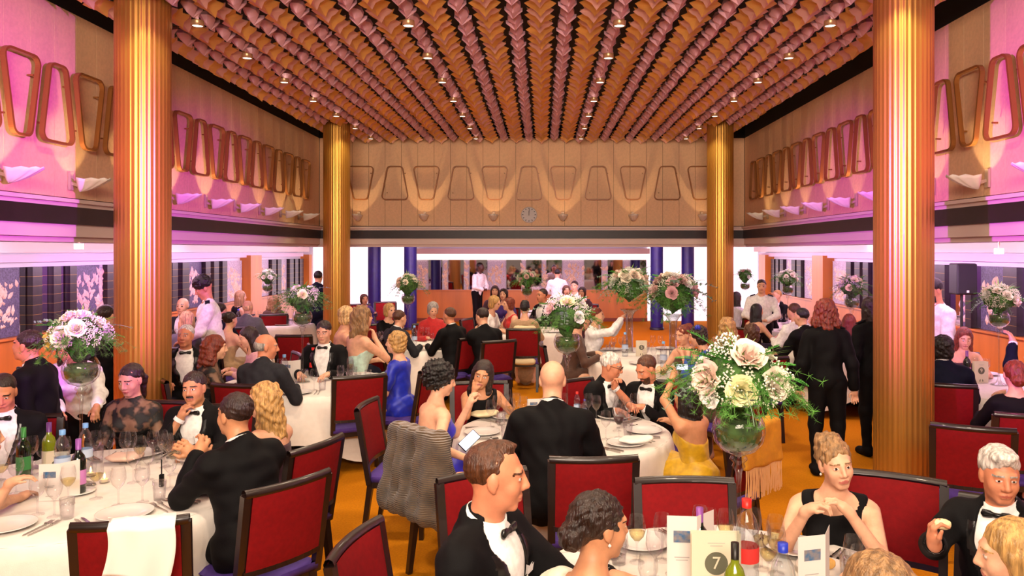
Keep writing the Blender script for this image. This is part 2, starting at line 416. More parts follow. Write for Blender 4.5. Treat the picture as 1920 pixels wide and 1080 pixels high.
        # thumb side: towards the body's midline for palms down
        ts = side_ if side_ @ np.array([-sg, 0, .2]) > 0 else -side_
        ends.append((S, E, W, hd, n, ts, curl))
    Hn = Vol(); hh = .95 * k * (.92 if fem else 1.04)
    for (S, E, W, d, n, ts, curl) in ends:
        Hn.cone(W - d * .01, W + d * .03 * hh, .024 * hh, .026 * hh, k=.02)
        Hn.cone(W + (d * .035 + ts * .018) * hh, W + (d * .078 + ts * .02) * hh, .017 * hh, .014 * hh, k=.02)
        Hn.cone(W + (d * .035 - ts * .018) * hh, W + (d * .074 - ts * .022) * hh, .017 * hh, .013 * hh, k=.02)
        for i, (o, ln) in enumerate(((.030, .072), (.010, .080), (-.011, .075), (-.031, .060))):
            a = W + (d * (.083 - .004 * abs(i - 1)) + ts * o) * hh; c1 = curl * 1.0; c2 = curl * 2.1
            d1 = nrm(d * math.cos(c1) + n * math.sin(c1) + ts * o * 2); d2 = nrm(d * math.cos(c2) + n * math.sin(c2) + ts * o)
            b = a + d1 * ln * .52 * hh; e = b + d2 * ln * .48 * hh
            Hn.cone(a, b, .0092 * hh, .0085 * hh, k=.005); Hn.cone(b, e, .0085 * hh, .0068 * hh, k=.004)
        a = W + (d * .022 + ts * .026) * hh; b = a + nrm(d * .7 + ts * .75 + n * .25) * .042 * hh; e = b + nrm(d * .95 + ts * .15 + n * .4) * .032 * hh
        Hn.cone(a, b, .0125 * hh, .0105 * hh, k=.012); Hn.cone(b, e, .0102 * hh, .008 * hh, k=.005)
    # legs
    G = Vol(); fz = .07
    if standing:
        for sg in (-1, 1):
            kn = np.array([sg * .10, .015, .49 * k]); an = np.array([sg * .10, -.02, .08])
            G.cone(B(sg * .085, 0, -.04), kn, .088 * k, .058 * k, k=.05); G.cone(kn, an, .056 * k, .036 * k, k=.03)
            G.cone(an + (0, -.02, -.03), an + (0, .14, -.045), .042, .032, k=.03)
    else:
        for sg in (-1, 1):
            kn = np.array([sg * .12, .40 * min(k, 1), .50]); an = np.array([sg * .12, .34, .09])
            G.cone(B(sg * .085, .03, -.02), kn, .085 * k, .058 * k, k=.05); G.cone(kn, an, .056 * k, .036 * k, k=.03)
            G.cone(an + (0, -.01, -.03), an + (0, .15, -.045), .040, .032, k=.03)
    # head
    V = Vol(); he = lambda c, rr, kk=.02, op='+': V.ell(Hd(*c), tuple(q * hk for q in rr), HR, k=kk, op=op)
    hc_ = lambda a, b, ra, rb, kk=.01, op='+': V.cone(Hd(*a), Hd(*b), ra * hk, rb * hk, k=kk, op=op)
    jw = .043 if fem else .050
    he((0, -.015, .032), (.074, .094, .083)); he((0, .028, -.022), (.060, .064, .080), .03); he((0, .030, -.070), (jw, .046, .038), .03)
    hc_((-jw * .3, .066, -.096), (jw * .3, .066, -.096), .013, .013, .02)
    hc_((-.032, .076, .026), (.032, .076, .026), .011 if fem else .013, .011 if fem else .013, .015)
    for sg in (-1, 1):
        he((sg * .036, .058, -.030), (.022, .022, .024), .02)
        V.ell(Hd(sg * .031, .098, .006), (.015 * hk,) * 3, None, k=.012, op='-')
        he((sg * .030, .0755, .005), (.0135, .0125, .0105), .004)
        he((sg * .074, -.006, -.004), (.009, .019, .030), .008); hc_((sg * .073, -.004, -.022), (sg * .071, 0, -.034), .008, .006, .006)
    hc_((0, .088, .016), (0, .106, -.024), .0085, .0125 if not fem else .011, .012); 
    hc_((-.012, .094, -.031), (.012, .094, -.031), .0088, .0088, .008)
    hc_((-.019, .083, -.060), (.019, .083, -.060), .0062, .0062, .008); hc_((-.010, .088, -.058), (.010, .088, -.058), .0070, .0070, .006)
    hc_((-.013, .085, -.069), (.013, .085, -.069), .0080, .0080, .006)
    V.cone(nb - u * .03 * k, Hd(0, -.018, -.055), shp['neck'] * 1.1 * k, shp['neck'] * .92 * k, k=.035)
    body = Vol(); body.p = T.p + G.p + A.p + V.p + Hn.p
    fine = None
    lo = hc - .135; hi = hc + .135
    fx = [(lo[0], hi[0], hf)]; fy = [(lo[1], hi[1], hf)]; fzz = [(lo[2], hi[2], hf)]
    if lod == 'near':
        for (S, E, W, d, n, ts, c) in ends:
            e = W + d * .08; q = .0055
            fx.append((e[0] - .1, e[0] + .1, q)); fy.append((e[1] - .1, e[1] + .1, q)); fzz.append((e[2] - .1, e[2] + .1, q))
    elif lod == 'mid':
        for (S, E, W, d, n, ts, c) in ends:
            e = W + d * .07; q = .010
            fx.append((e[0] - .09, e[0] + .09, q)); fy.append((e[1] - .09, e[1] + .09, q)); fzz.append((e[2] - .07, e[2] + .07, q))
    fine = (fx, fy, fzz)
    Vt, Q = polygonise(body, h, fine)
    # paint lips, eyes and brows on the body's own faces
    cen = Vt[Q].mean(1); loc = (cen - hc) @ HR / hk; mi = np.zeros(len(Q), int)
    X_, Y_, Z_ = loc[:, 0], loc[:, 1], loc[:, 2]; fr = Y_ > .04
    lipz = np.abs(Z_ + .063) < (.0095 if fem else .007) * (1.3 if lod == 'far' else 1) * np.clip(1.1 - np.abs(X_) / .026, 0, 1) ** .5
    mi[fr & lipz & (np.abs(X_) < .026) & (Y_ > .07)] = 1
    for sg in (-1, 1):
        mi[fr & (np.abs(Z_ - .0285 + np.clip(np.abs(X_) - .034, 0, 1) * .35) < (.0030 if fem else .0042)) & (np.abs(X_ - sg * .032) < .021)] = 2
        e = ((X_ - sg * .030) / .0125) ** 2 + ((Z_ - .005) / .0058) ** 2 < 1
        mi[fr & e] = 3; mi[fr & e & ((X_ - sg * .030 - .0015) ** 2 + (Z_ - .0055) ** 2 < .0055 ** 2)] = 4
        if lod == 'far': mi[fr & e] = 4
    if beard:
        bm = fr & (Z_ < -.045) & (Z_ > -.12) & (mi == 0) & (Y_ > -.0) if beard == 'full' else fr & (np.abs(Z_ + .049) < .007) & (np.abs(X_) < .027) & (mi == 0)
        mi[bm] = 2
        if beard == 'full': mi[fr & (np.abs(Z_ + .048) < .006) & (np.abs(X_) < .027)] = 2
    mats = [skin_mat(tone), lip_mat(tone), hair_mat(hair[1]) if hair[1] not in ('white', 'pale') else hair_mat('grey'),
            mat('eye_white', 'D8CFC8', .25), mat('eye_iris', '2A1A12', .2)]
    ph = -math.radians(face)
    # the figure stands so that its head is at (HX, HY)
    cs, sn = math.cos(ph), math.sin(ph); ox = HX - (hc[0] * cs - hc[1] * sn); oy = HY - (hc[0] * sn + hc[1] * cs)
    root = mesh_obj('person', np_mesh('person', Vt, Q, mats, mi)); root.location = (ox, oy, HZ - hc[2] if not standing else 0); root.rotation_euler = (0, 0, ph)
    tag(root, label, 'person', group)
    # ---- clothing
    def garment(name, vol, m, q=.016, cuts=(), fold=.004, paint=None, mats2=(), fg=None):
        v = vol.inflate(q * k) if q else vol
        v.p = list(v.p) + [('f', c, None, None, 0, .006, '-') for c in cuts]
        v2, q2 = polygonise(v, h * (.9 if lod != 'near' else .85), fg or ((), (), ()), wob=wobble(fold, .11, seed) if fold else None)
        mi2 = None
        if paint is not None and len(q2): mi2 = paint(v2[q2].mean(1))
        return mesh_obj(name, np_mesh(name, v2, q2, [m, *mats2], mi2), root)
    def Lc(X, Y, Z):
        x, y, z = X - P[0], Y - P[1], Z - P[2]
        return ((x * r[0] + y * r[1] + z * r[2]) / k, (x * f[0] + y * f[1] + z * f[2]) / k, (x * u[0] + y * u[1] + z * u[2]) / k)
    def cut_above(z0, slope=0, back=0):
        return lambda X, Y, Z: (lambda a, b, c: (z0 + slope * np.abs(a) + back * b - c) * k)(*Lc(X, Y, Z))
    def cut_neck(rad=.085, z=.53, y=.0):
        c = B(0, y, z); return lambda X, Y, Z: np.sqrt((X - c[0]) ** 2 + (Y - c[1]) ** 2 + (Z - c[2]) ** 2) - rad * k
    def cut_vee(z0=.18, w=.36, wmax=.09, rad=None):
        def fnn(X, Y, Z):
            a, b, c = Lc(X, Y, Z); wd = np.clip((c - z0) * w, -1, wmax); return np.maximum(np.abs(a) - wd, -b + .02) * .8 * k
        return fnn
    def cut_head(X, Y, Z): return (Z - (nb[2] + .0)) * 0 + np.sqrt((X - hc[0]) ** 2 + (Y - hc[1]) ** 2 + (Z - hc[2] - .03) ** 2) - .125
    def sleeves(upto, q=0):
        v = Vol()
        for (S, E, W, d, n, ts, c) in ends:
            ra = [z * k for z in shp['arm']]
            if upto >= 1: v.cone(S, E, ra[0] * 1.03, ra[1] * 1.08, k=.035); v.cone(E, E + (W - E) * (upto - 1), ra[1] * 1.08, ra[2] * 1.0 + .004, k=.02)
            elif upto > 0: v.cone(S, S + (E - S) * upto, ra[0] * 1.02, ra[0] * .98 + .002, k=.035)
        return v
    def join(*vs):
        o = Vol()
        for v in vs: o.p += v.p
        return o
    black = cloth_mat('black')
    def trousers(c='black'): garment('trousers', join(Vol_hip(), G), cloth_mat(c), .012, fold=.003)
    def Vol_hip():
        v = Vol(); v.ell(B(0, 0, .02), tuple(q * k for q in shp['hip']), R, k=.05); return v
    def shirtfront(c='white', collar=True):
        garment('shirt', T, cloth_mat(c), .007, cuts=(cut_neck(.055, .575, .02),), fold=.001)
        if collar:
            mb = MB(); top = nb + (hc - nb) * .22
            ax_ = nrm(Hd(0, -.018, -.055) - nb); rad = shp['neck'] * 1.12 * k; uu = nrm(np.cross(ax_, (1, 0, 0))); vv = np.cross(ax_, uu); vs = []; n = 20
            for zz, rr in ((-.005, rad * 1.24), (.046, rad * 1.10), (.044, rad * 1.0)):
                for i in range(n + 1):
                    a = 2 * math.pi * i / n; dvec = uu * math.cos(a) + vv * math.sin(a); vs.append(nb + ax_ * (zz + .02 + .012 * (-(dvec @ f))) * k + dvec * rr)
            fs = [(z * (n + 1) + i, z * (n + 1) + i + 1, (z + 1) * (n + 1) + i + 1, (z + 1) * (n + 1) + i) for z in range(2) for i in range(n)]
            mb.add(vs, fs); mb.build('collar', cloth_mat(c), root, smooth=True)
    def bowtie(m='black'):
        v = Vol(); ax_ = nrm(Hd(0, -.018, -.055) - nb); c = nb + ax_ * .026 * k + f * (shp['neck'] * 1.18 + .022) * k - u * .006
        for sg in (-1, 1):
            v.ell(c + r * sg * .030, (.026, .010, .017), R, k=.006); v.ell(c + r * sg * .046, (.012, .010, .021), R, k=.008)
        v.ell(c + f * .004, (.011, .011, .012), R, k=.006)
        v.p = [(*t[:1], t[1], t[2], t[3], t[4], t[5], t[6]) for t in v.p]
        a, b = polygonise(v, .007 if lod != 'far' else .011, pad=.015); mesh_obj('bow_tie', np_mesh('bow_tie', a, b, [mat('satin_black', '0A090B', .3)]), root)
    def cuffs(m='white'):
        for (S, E, W, d, n, ts, c) in ends:
            a = nrm(W - E); p0 = W - a * .034 * k; p1 = W - a * .004 * k; ra = shp['arm'][2] * k * .95
            mb = MB(); mb.tube([p0, p1], [ra + .010, ra + .009], 12); mb.build('cuff', cloth_mat(m), root, smooth=True)
    def tux(jc='black', bow='black', shirt='white', lapel=True, tie=None):
        vee = cut_vee(.13, .34, .085); sl = sleeves(1.86).inflate(-.008)
        body_ = Vol(); body_.p = list(T.p); body_.cone(B(-.09, 0, .0), B(.09, 0, .0), .115 * k, .115 * k, k=.06)
        body_.cone(B(-sw * .92, -.005, .458), B(sw * .92, -.005, .458), .042 * k, .042 * k, k=.04)
        body_.cone(B(0, -.02, .47), B(0, -.028, .52), .066 * k, .050 * k, k=.04)
        def paint(c):
            a, b, z = Lc(c[:, 0], c[:, 1], c[:, 2]); wd = np.clip((z - .10) * .34, 0, .085)
            return ((b > .03) & (b < .19) & (np.abs(a) < .13) & (np.abs(a) < wd + .04 * np.clip((z - .05) / .3, .2, 1)) & (z < .47) & (z > .1)).astype(int)
        garment('jacket', join(body_, sl), cloth_mat(jc), .020, cuts=(vee, cut_neck(.066, .60, .03), cut_head), fold=.0045, paint=paint if lapel else None,
                mats2=(mat('satin_black', '0A090B', .3) if jc == 'black' else cloth_mat(jc),))
        shirtfront(shirt); cuffs(shirt)
        if bow: bowtie()
        if tie:
            mb = MB(); c0 = B(0, .115, .47); c1 = B(0, .16, .2); mb.bar(B(0, .105, .485), B(0, .152, .28), .035 * k, .012, w2=.07); mb.build('necktie', cloth_mat(tie), root)
    o = outfit; c1 = col or 'black'
    if o == 'tux': tux(c1 if col else 'black'); trousers(c1 if col in ('charcoal', 'navy') else 'black')
    elif o == 'suit': tux(c1, bow=None, tie=col2 or 'navy'); trousers(c1)
    elif o == 'vest':
        garment('shirt', join(T, sleeves(1.9)), cloth_mat('white'), .010, cuts=(cut_neck(.06, .57, .02),), fold=.003)
        garment('waistcoat', T, cloth_mat(c1), .018, cuts=(cut_vee(.2, .5, .1), cut_neck(.085, .56, 0), lambda X, Y, Z: -(.0) + (.135 - np.abs(Lc(X, Y, Z)[0])) * 1.0 if False else (lambda a, b, c: np.maximum(.125 - np.abs(a), .36 - c) * k)(*Lc(X, Y, Z))), fold=.002)
        trousers()
    elif o in ('shirt', 'waiter'):
        garment('shirt', join(T, sleeves(1.9 if col2 != 'half' else 1.35)), cloth_mat(col or 'white'), .014, cuts=(cut_neck(.066, .565, .02),), fold=.006)
        shirtfront(col or 'white') if False else None
        mbc = Vol(); mbc.cone(nb + u * .0, nb + nrm(hc - nb) * .03, (shp['neck'] + .012) * k, (shp['neck'] + .006) * k, k=.01)
        mbc.p.append(('f', lambda X, Y, Z: (lambda a, b, c: np.maximum(np.abs(a) - .012 - (c - .5) * .3, -b) * k)(*Lc(X, Y, Z)), None, None, 0, .004, '-'))
        a, b = polygonise(mbc, .009); mesh_obj('collar', np_mesh('collar', a, b, [cloth_mat(col or 'white')]), root)
        if o == 'waiter':
            for sg in (-1, 1):
                mb = MB(); c = B(sg * sw * .8, -.01, .525); mb.box((0, 0, 0), (.10 * k, .055, .012)); mb.xform(Matrix.Translation(Vector(c)) @ Matrix(R.tolist()).to_4x4() @ Matrix.Rotation(sg * .35, 4, 'Y'), len(mb.v) - 8); mb.build('epaulette', cloth_mat('navy'), root)
        trousers()
    elif o == 'uniform':
        garment('jacket', join(T, sleeves(1.88)), cloth_mat('navy' if col is None else col), .020, cuts=(cut_neck(.068, .565, .02),), fold=.005)
        for sg in (-1, 1):
            mb = MB(); c = B(sg * sw * .8, -.01, .535); mb.box((0, 0, 0), (.10 * k, .055, .012)); mb.xform(Matrix.Translation(Vector(c)) @ Matrix(R.tolist()).to_4x4() @ Matrix.Rotation(sg * .35, 4, 'Y'), len(mb.v) - 8); mb.build('epaulette', cloth_mat('black'), root)
        trousers()
    else:
        # dresses and tops; skirt from the hips
        cuts = []; slv = 0; q = .009
        if o == 'strapless': cuts = [cut_above(.385, 0, .12)]
        elif o == 'lowback': cuts = [cut_above(.36, 0, .75), cut_neck(.115, .56, .03)]
        elif o == 'oneshoulder': cuts = [lambda X, Y, Z: (lambda a, b, c: (.35 + .62 * (-a) * (1 if twist >= 0 else 1) + .25 * b - c) * k)(*Lc(X, Y, Z))]
        elif o == 'sleeveless': cuts = [cut_neck(.108, .545, .02), lambda X, Y, Z: (lambda a, b, c: np.maximum(.150 - np.abs(a), .30 - c) * k)(*Lc(X, Y, Z))]
        elif o == 'coldshoulder': cuts = [cut_neck(.14, .545, .04)]; slv = .75
        elif o == 'top': cuts = [cut_neck(.10, .55, .0)]; slv = 1.8; q = .012
        elif o == 'lace': cuts = [cut_neck(.06, .595, .0)]; slv = 1.85; q = .011
        elif o == 'turtle': cuts = [cut_neck(.055, .60, .0)]; slv = 1.85; q = .014
        m = lace_mat() if o == 'lace' else cloth_mat(c1)
        vol = join(T, sleeves(slv)) if slv else T
        garment('top' if o in ('top', 'lace', 'turtle') else 'dress', vol, m, q, cuts=cuts, fold=.0035)
        if o == 'lace': garment('slip', T, cloth_mat('black'), .007, cuts=[cut_above(.30, 0, .0)], fold=0)
        sk = Vol(); sk.ell(B(0, 0, .0), (.175 * k, .15 * k, .13 * k), R, k=.05)
        if standing: sk.cone((0, 0, .9 * k), (0, 0, .12), .16, .26, k=.08)
        else: sk.cone(B(0, .03, -.01), (0, .38, .50), .155, .15, k=.08); sk.cone((0, .40, .49), (0, .42, .16), .14, .17, k=.08)
        garment('skirt', sk, cloth_mat(c1 if o != 'lace' else 'black'), 0, fold=.008)
    # ---- hair
    st, hcl = hair; hm = hair_mat(hcl)
    Hv = Vol(); ha = lambda c, rr, kk=.03, op='+': Hv.ell(Hd(*c), tuple(q * hk for q in rr), HR, k=kk, op=op)
    hl = lambda a, b, ra, rb, kk=.03: Hv.cone(Hd(*a), Hd(*b), ra * hk, rb * hk, k=kk)
    amp, wl = .0018, .03; low = 0
    def facecut(cx=0, w=.062, y=.105, top=-.012, hgt=.085): ha((cx, y, top), (w, .068, hgt), .012, '-')
    if st == 'short':
        ha((0, -.020, .040), (.080, .096, .086)); facecut(top=-.012, hgt=.083); ha((0, .02, -.11), (.11, .11, .085), .02, '-'); ha((0, .055, -.035), (.12, .055, .075), .02, '-')
    elif st == 'crew':
        ha((0, -.022, .040), (.078, .095, .083)); facecut(top=.0, hgt=.088, w=.066); ha((0, .02, -.11), (.11, .12, .088), .02, '-'); ha((0, .058, -.03), (.12, .055, .085), .02, '-')
        amp = .0012
    elif st == 'receding':
        ha((0, -.022, .035), (.0765, .093, .082)); facecut(top=.01, hgt=.096, w=.062); ha((0, .02, -.11), (.11, .12, .088), .02, '-'); ha((0, .052, -.03), (.12, .055, .095), .02, '-'); ha((0, .020, .108), (.030, .045, .014), .03); amp = .0012
    elif st == 'bald':
        ha((0, -.022, .010), (.0775, .096, .070)); ha((0, .005, .085), (.082, .112, .060), .012, '-'); facecut(w=.08); ha((0, .02, -.11), (.11, .12, .075), .02, '-'); ha((0, .06, -.02), (.12, .06, .09), .02, '-'); amp = .001
    elif st == 'quiff':
        ha((0, -.018, .046), (.083, .098, .088)); ha((0, .055, .105), (.055, .04, .028), .03); facecut(top=-.006, hgt=.08); ha((0, .02, -.11), (.11, .11, .082), .02, '-'); ha((0, .055, -.03), (.12, .055, .078), .02, '-'); amp = .0015
    elif st == 'curlytop':
        ha((0, -.01, .070), (.102, .112, .092)); ha((-.05, .04, .11), (.04, .04, .03)); ha((.05, .03, .12), (.04, .04, .035)); ha((0, -.05, .14), (.05, .04, .03)); facecut(top=-.015, hgt=.075); ha((0, .02, -.11), (.12, .11, .09), .02, '-'); amp = .006; wl = .035
    elif st == 'bob':
        ha((0, -.022, .030), (.094, .104, .098)); ha((0, -.035, -.05), (.092, .075, .075)); facecut(w=.060, top=-.022, hgt=.088); amp = .004
    elif st in ('long', 'wavylong'):
        ha((0, -.022, .035), (.087, .101, .092)); 
        for sg in (-1, 1): hl((sg * .060, -.015, .0), (sg * .072, -.02, -.17), .040, .034); hl((sg * .07, -.02, -.17), (sg * .06, .01, -.27), .034, .018)
        hl((0, -.06, .0), (0, -.095, -.24), .065, .045); hl((-.05, -.06, -.05), (-.045, -.085, -.27), .045, .03); hl((.05, -.06, -.05), (.045, -.085, -.26), .045, .03)
        facecut(w=.056, top=-.03, hgt=.092); amp = .0015 if st == 'long' else .005; wl = .04
    elif st == 'wavy':
        ha((0, -.025, .035), (.096, .108, .096)); 
        for sg in (-1, 1): hl((sg * .066, -.03, .0), (sg * .09, -.045, -.13), .048, .05); hl((sg * .09, -.045, -.13), (sg * .085, -.03, -.22), .05, .028)
        hl((0, -.07, .0), (0, -.10, -.2), .075, .06); facecut(w=.058, top=-.025, hgt=.09); amp = .006; wl = .05
    elif st == 'bun':
        ha((0, -.022, .035), (.080, .100, .088)); ha((0, -.115, .065), (.050, .045, .048), .02); facecut(top=-.012, hgt=.082); ha((0, .05, -.1), (.11, .1, .07), .02, '-'); amp = .004
    elif st == 'updo':
        ha((0, -.022, .036), (.083, .101, .088)); ha((.01, -.055, .100), (.062, .060, .040), .03); ha((-.02, -.02, .108), (.03, .03, .025), .02); ha((0, -.10, .02), (.055, .035, .06), .03)
        facecut(top=-.010, hgt=.082); ha((0, .05, -.1), (.11, .1, .07), .02, '-'); amp = .0035; wl = .03
    elif st == 'lowbun':
        ha((0, -.022, .034), (.083, .102, .088)); ha((.0, -.11, -.035), (.058, .045, .05), .03); facecut(top=-.012, hgt=.082); ha((0, .05, -.1), (.11, .1, .07), .02, '-'); amp = .0028; wl = .03
    elif st == 'afro':
        ha((0, -.035, .045), (.112, .120, .105)); ha((0, -.06, -.02), (.095, .08, .07)); facecut(w=.064, top=-.015, hgt=.082); amp = .008; wl = .034
    elif st == 'pony':
        ha((0, -.022, .034), (.080, .100, .087)); hl((0, -.10, .03), (0, -.14, -.05), .028, .032); hl((0, -.14, -.05), (0, -.12, -.20), .032, .016); facecut(top=-.012, hgt=.082); ha((0, .05, -.1), (.11, .1, .07), .02, '-')
    Hh = hf * (1.15 if lod == 'near' else 1.0)
    v2, q2 = polygonise(Hv, max(Hh, .005), wob=wobble(amp * 1.1, wl, seed + 3))
    if len(q2): mesh_obj('hair', np_mesh('hair', v2, q2, [hm]), root)
    # ---- small things worn
    for ex in extras:
        mb = MB()
        if ex == 'glasses':
            for sg in (-1, 1):
                n = 14; mb.tube([Hd(sg * .031 + .021 * math.cos(a), .1, .004 + .016 * math.sin(a)) for a in np.linspace(0, 2 * math.pi, n)[:-1]], .0022, 5, closed=True)
                mb.tube([Hd(sg * .052, .098, .008), Hd(sg * .078, .02, .01), Hd(sg * .078, -.015, .0)], .0022, 5)
            mb.tube([Hd(-.01, .102, .008), Hd(.01, .102, .008)], .0022, 5); mb.build('glasses', mat('tortoise', '2A160C', .25), root)
        elif ex == 'earrings':
            for sg in (-1, 1): mb = MB(); mb.lathe([(.0, -.008), (.006, 0), (.0, .008)], 8, tuple(Hd(sg * .079, .0, -.045))); mb.build('earring', mat('pearl', 'D8D0C8', .2), root)
        elif ex == 'pocket':
            c = B(-.105, .128, .345); mb.add([c + r * .03, c - r * .025, c - r * .03 + u * .03, c + r * .0 + u * .022, c + r * .03 + u * .04], [(0, 1, 2, 3, 4)]); mb.add([c + r * .03 + f * .006, c - r * .025 + f * .006, c - r * .03 + u * .03 + f * .006, c + u * .022 + f * .006, c + r * .03 + u * .04 + f * .006], [(0, 1, 2, 3, 4)])
            mb.build('pocket_square', cloth_mat('white'), root)
        elif ex in ('bracelet', 'watch'):
            (S, E, W, d, n, ts, cc) = ends[0]; a = nrm(W - E); mb.tube([W - a * .05, W - a * .035], shp['arm'][2] * k * .98 + .004, 14); mb.build(ex, mat('gold_trim', 'B07A35', .3, metal=.8), root)
        elif ex == 'belt':
            pass
    root['_hands'] = 0; del root['_hands']
    return root, dict(B=B, Hd=Hd, ends=ends, k=k, P=P, ox=root.location.x, oy=root.location.y, oz=root.location.z, ph=ph, hc=hc)
# ---------------------------------------------------------------- the room
XL, XR, YB, ZC, WT = -4.6, 4.15, 15.93, 4.72, 4.43      # upper walls of the hall
OL, OR, OB = -7.17, 6.5, 23.2                # outer walls of the lower surround
def carpet_mat():
    m = mat('carpet', 'BC7410', .95, noise=.10, nscale=60, bump=.35, bscale=220, spec=.05)
    return m
fl = MB().box((-.3, 11, -.05), (15, 30, .1)).build('floor', carpet_mat()); tag(fl, kind='structure')
wallm = mat('wall_cream', 'E6BB92', .7, noise=.05, nscale=30, bump=.12, bscale=90)
jointm = mat('wall_joint', '7A5A48', .9)
bandm = mat('band_dark', '1E1216', .45, noise=.3, nscale=6)
fasc = mat('fascia_cream', 'DCC6BC', .6)
blackm = mat('ceiling_black', '060506', .8)
ce = MB().box((-.25, 7.5, ZC + .05), (XR - XL + .6, 17.6, .1)).build('ceiling', blackm); tag(ce, kind='structure')
ce2 = MB()
z2 = 2.26
ce2.box(((OL + XL) / 2 - .1, 11.3, z2 + .04), (XL - OL + .0, 24.6, .08)); ce2.box(((OR + XR) / 2 + .1, 11.3, z2 + .04), (OR - XR, 24.6, .08)); ce2.box((-.25, (YB + OB) / 2 + .2, z2 + .04), (XR - XL + .4, OB - YB, .08))
tag(ce2.build('ceiling', fasc), kind='structure')
PW = .343
def upper_wall(name, a, b, n, inward):
    """structure: backing, its panels are parts"""
    a = Vector(a); b = Vector(b); d = (b - a); L_ = d.length; d = d / L_; ang = math.atan2(d.y, d.x); inn = Vector(inward)
    mid = (a + b) / 2 - inn * .07
    MB_b = None; st = MB().box((mid.x, mid.y, (2.53 + WT) / 2), (L_ + .2, .08, WT - 2.53), ang).build(name, jointm); tag(st, kind='structure')
    MB().box((mid.x, mid.y, (WT + ZC) / 2 + .06), (L_ + .2, .10, ZC - WT + .12), ang).build('shadow_gap', blackm, st)
    pw = L_ / n; pm = MB().box((0, 0, 0), (pw - .006, .022, WT - 2.62)).data('wall_panel', wallm)
    for i in range(n):
        p = a + d * pw * (i + .5) - inn * .018
        o = mesh_obj('wall_panel', pm, st); o.location = (p.x, p.y, (2.62 + WT) / 2); o.rotation_euler = (0, 0, ang)
    p = (a + b) / 2
    t = MB(); t.box((p.x + inn.x * .03, p.y + inn.y * .03, 2.585), (L_ + .02, .10, .035), ang); t.box((p.x + inn.x * .01, p.y + inn.y * .01, 2.55), (L_, .06, .04), ang); t.build('ledge', fasc, st)
    MB().box((p.x, p.y, 2.445), (L_ + .06, .07, .17), ang).build('dark_band', bandm, st)
    g = MB(); g.box((p.x - inn.x * .05, p.y - inn.y * .05, 2.30), (L_ + .2, .12, .12), ang); g.box((p.x - inn.x * .12, p.y - inn.y * .12, 2.215), (L_ + .3, .16, .05), ang); g.build('fascia', fasc, st)
    return st
upper_wall('wall_left', (XL, -1, 0), (XL, YB, 0), 49, (1, 0, 0))
upper_wall('wall_right', (XR, YB, 0), (XR, -1, 0), 49, (-1, 0, 0))
upper_wall('wall_back', (XL, YB, 0), (XR, YB, 0), 26, (0, -1, 0))

# hanging ceiling: rows of broad folded scales alternating with rows of narrow petals
foilo = mat('scale_amber', 'DCA458', .38, metal=.2, noise=.15, nscale=3)
foilp = mat('scale_rose', 'DCAAA2', .42, metal=.2, noise=.1, nscale=3)  # rose tone here and on the petals: tinted light put into base colour
petm = mat('petal_rose', 'DDAAB8', .45, noise=.08, nscale=4)
def fold(poly, th, mats, ridge=.035):
    mb = MB(); n = len(poly); vs = [(x, y, -(.16 - abs(x)) * ridge * 5) for x, y in poly]; vs2 = [(x, y, z + th) for x, y, z in vs]
    c = (0, sum(p[1] for p in poly) / n, -.16 * ridge * 5 - .012)
    mb.add(vs + vs2 + [c], [(i, (i + 1) % n, 2 * n) for i in range(n)] + [(i, i + n, (i + 1) % n + n, (i + 1) % n) for i in range(n)] + [tuple(range(2 * n - 1, n - 1, -1))]); return mb
chev = [(x * .69, y) for x, y in [(-.215, .03), (-.15, .075), (-.08, .10), (0, .19), (.08, .10), (.15, .075), (.215, .03), (.14, -.02), (.185, -.085), (.08, -.075), (0, -.03), (-.08, -.075), (-.185, -.085), (-.14, -.02)]]
cA = fold(chev, .006, foilo).data('ceiling_scale', foilo); cB = fold([(x * .88, y * .9) for x, y in chev], .006, foilp).data('ceiling_scale', foilp)
pt = MB()
pv = [(-.058, -.10, 0), (-.03, -.145, -.01), (.03, -.145, -.01), (.058, -.10, 0), (.066, -.03, .0), (.045, .02, .0), (.082, .045, .02), (.02, .12, .0), (0, .165, -.01), (-.02, .12, 0), (-.082, .045, .02), (-.045, .02, 0), (-.066, -.03, 0)]
n = len(pv); pv = [(x * (1.05 if y < 0 or y > .04 and y < .1 else .7), y, z) for x, y, z in pv]
pt.add([(x, y, z + .06) for x, y, z in pv] + [(x, y, z + .02) for x, y, z in pv] + [(0, -.06, -.05), (0, .06, -.035)],
    [(i, i + n, (i + 1) % n + n, (i + 1) % n) for i in range(n)] + [(i + n, 2 * n if i in (0, 1, 2, 3, 4, 11, 12) else 2 * n + 1, (i + 1) % n + n) for i in range(n)] + [(4 + n, 2 * n + 1, 2 * n), (2 * n, 2 * n + 1, 5 + n), (2 * n, 2 * n + 1, 11 + n)])
pm_ = pt.data('ceiling_petal', petm)
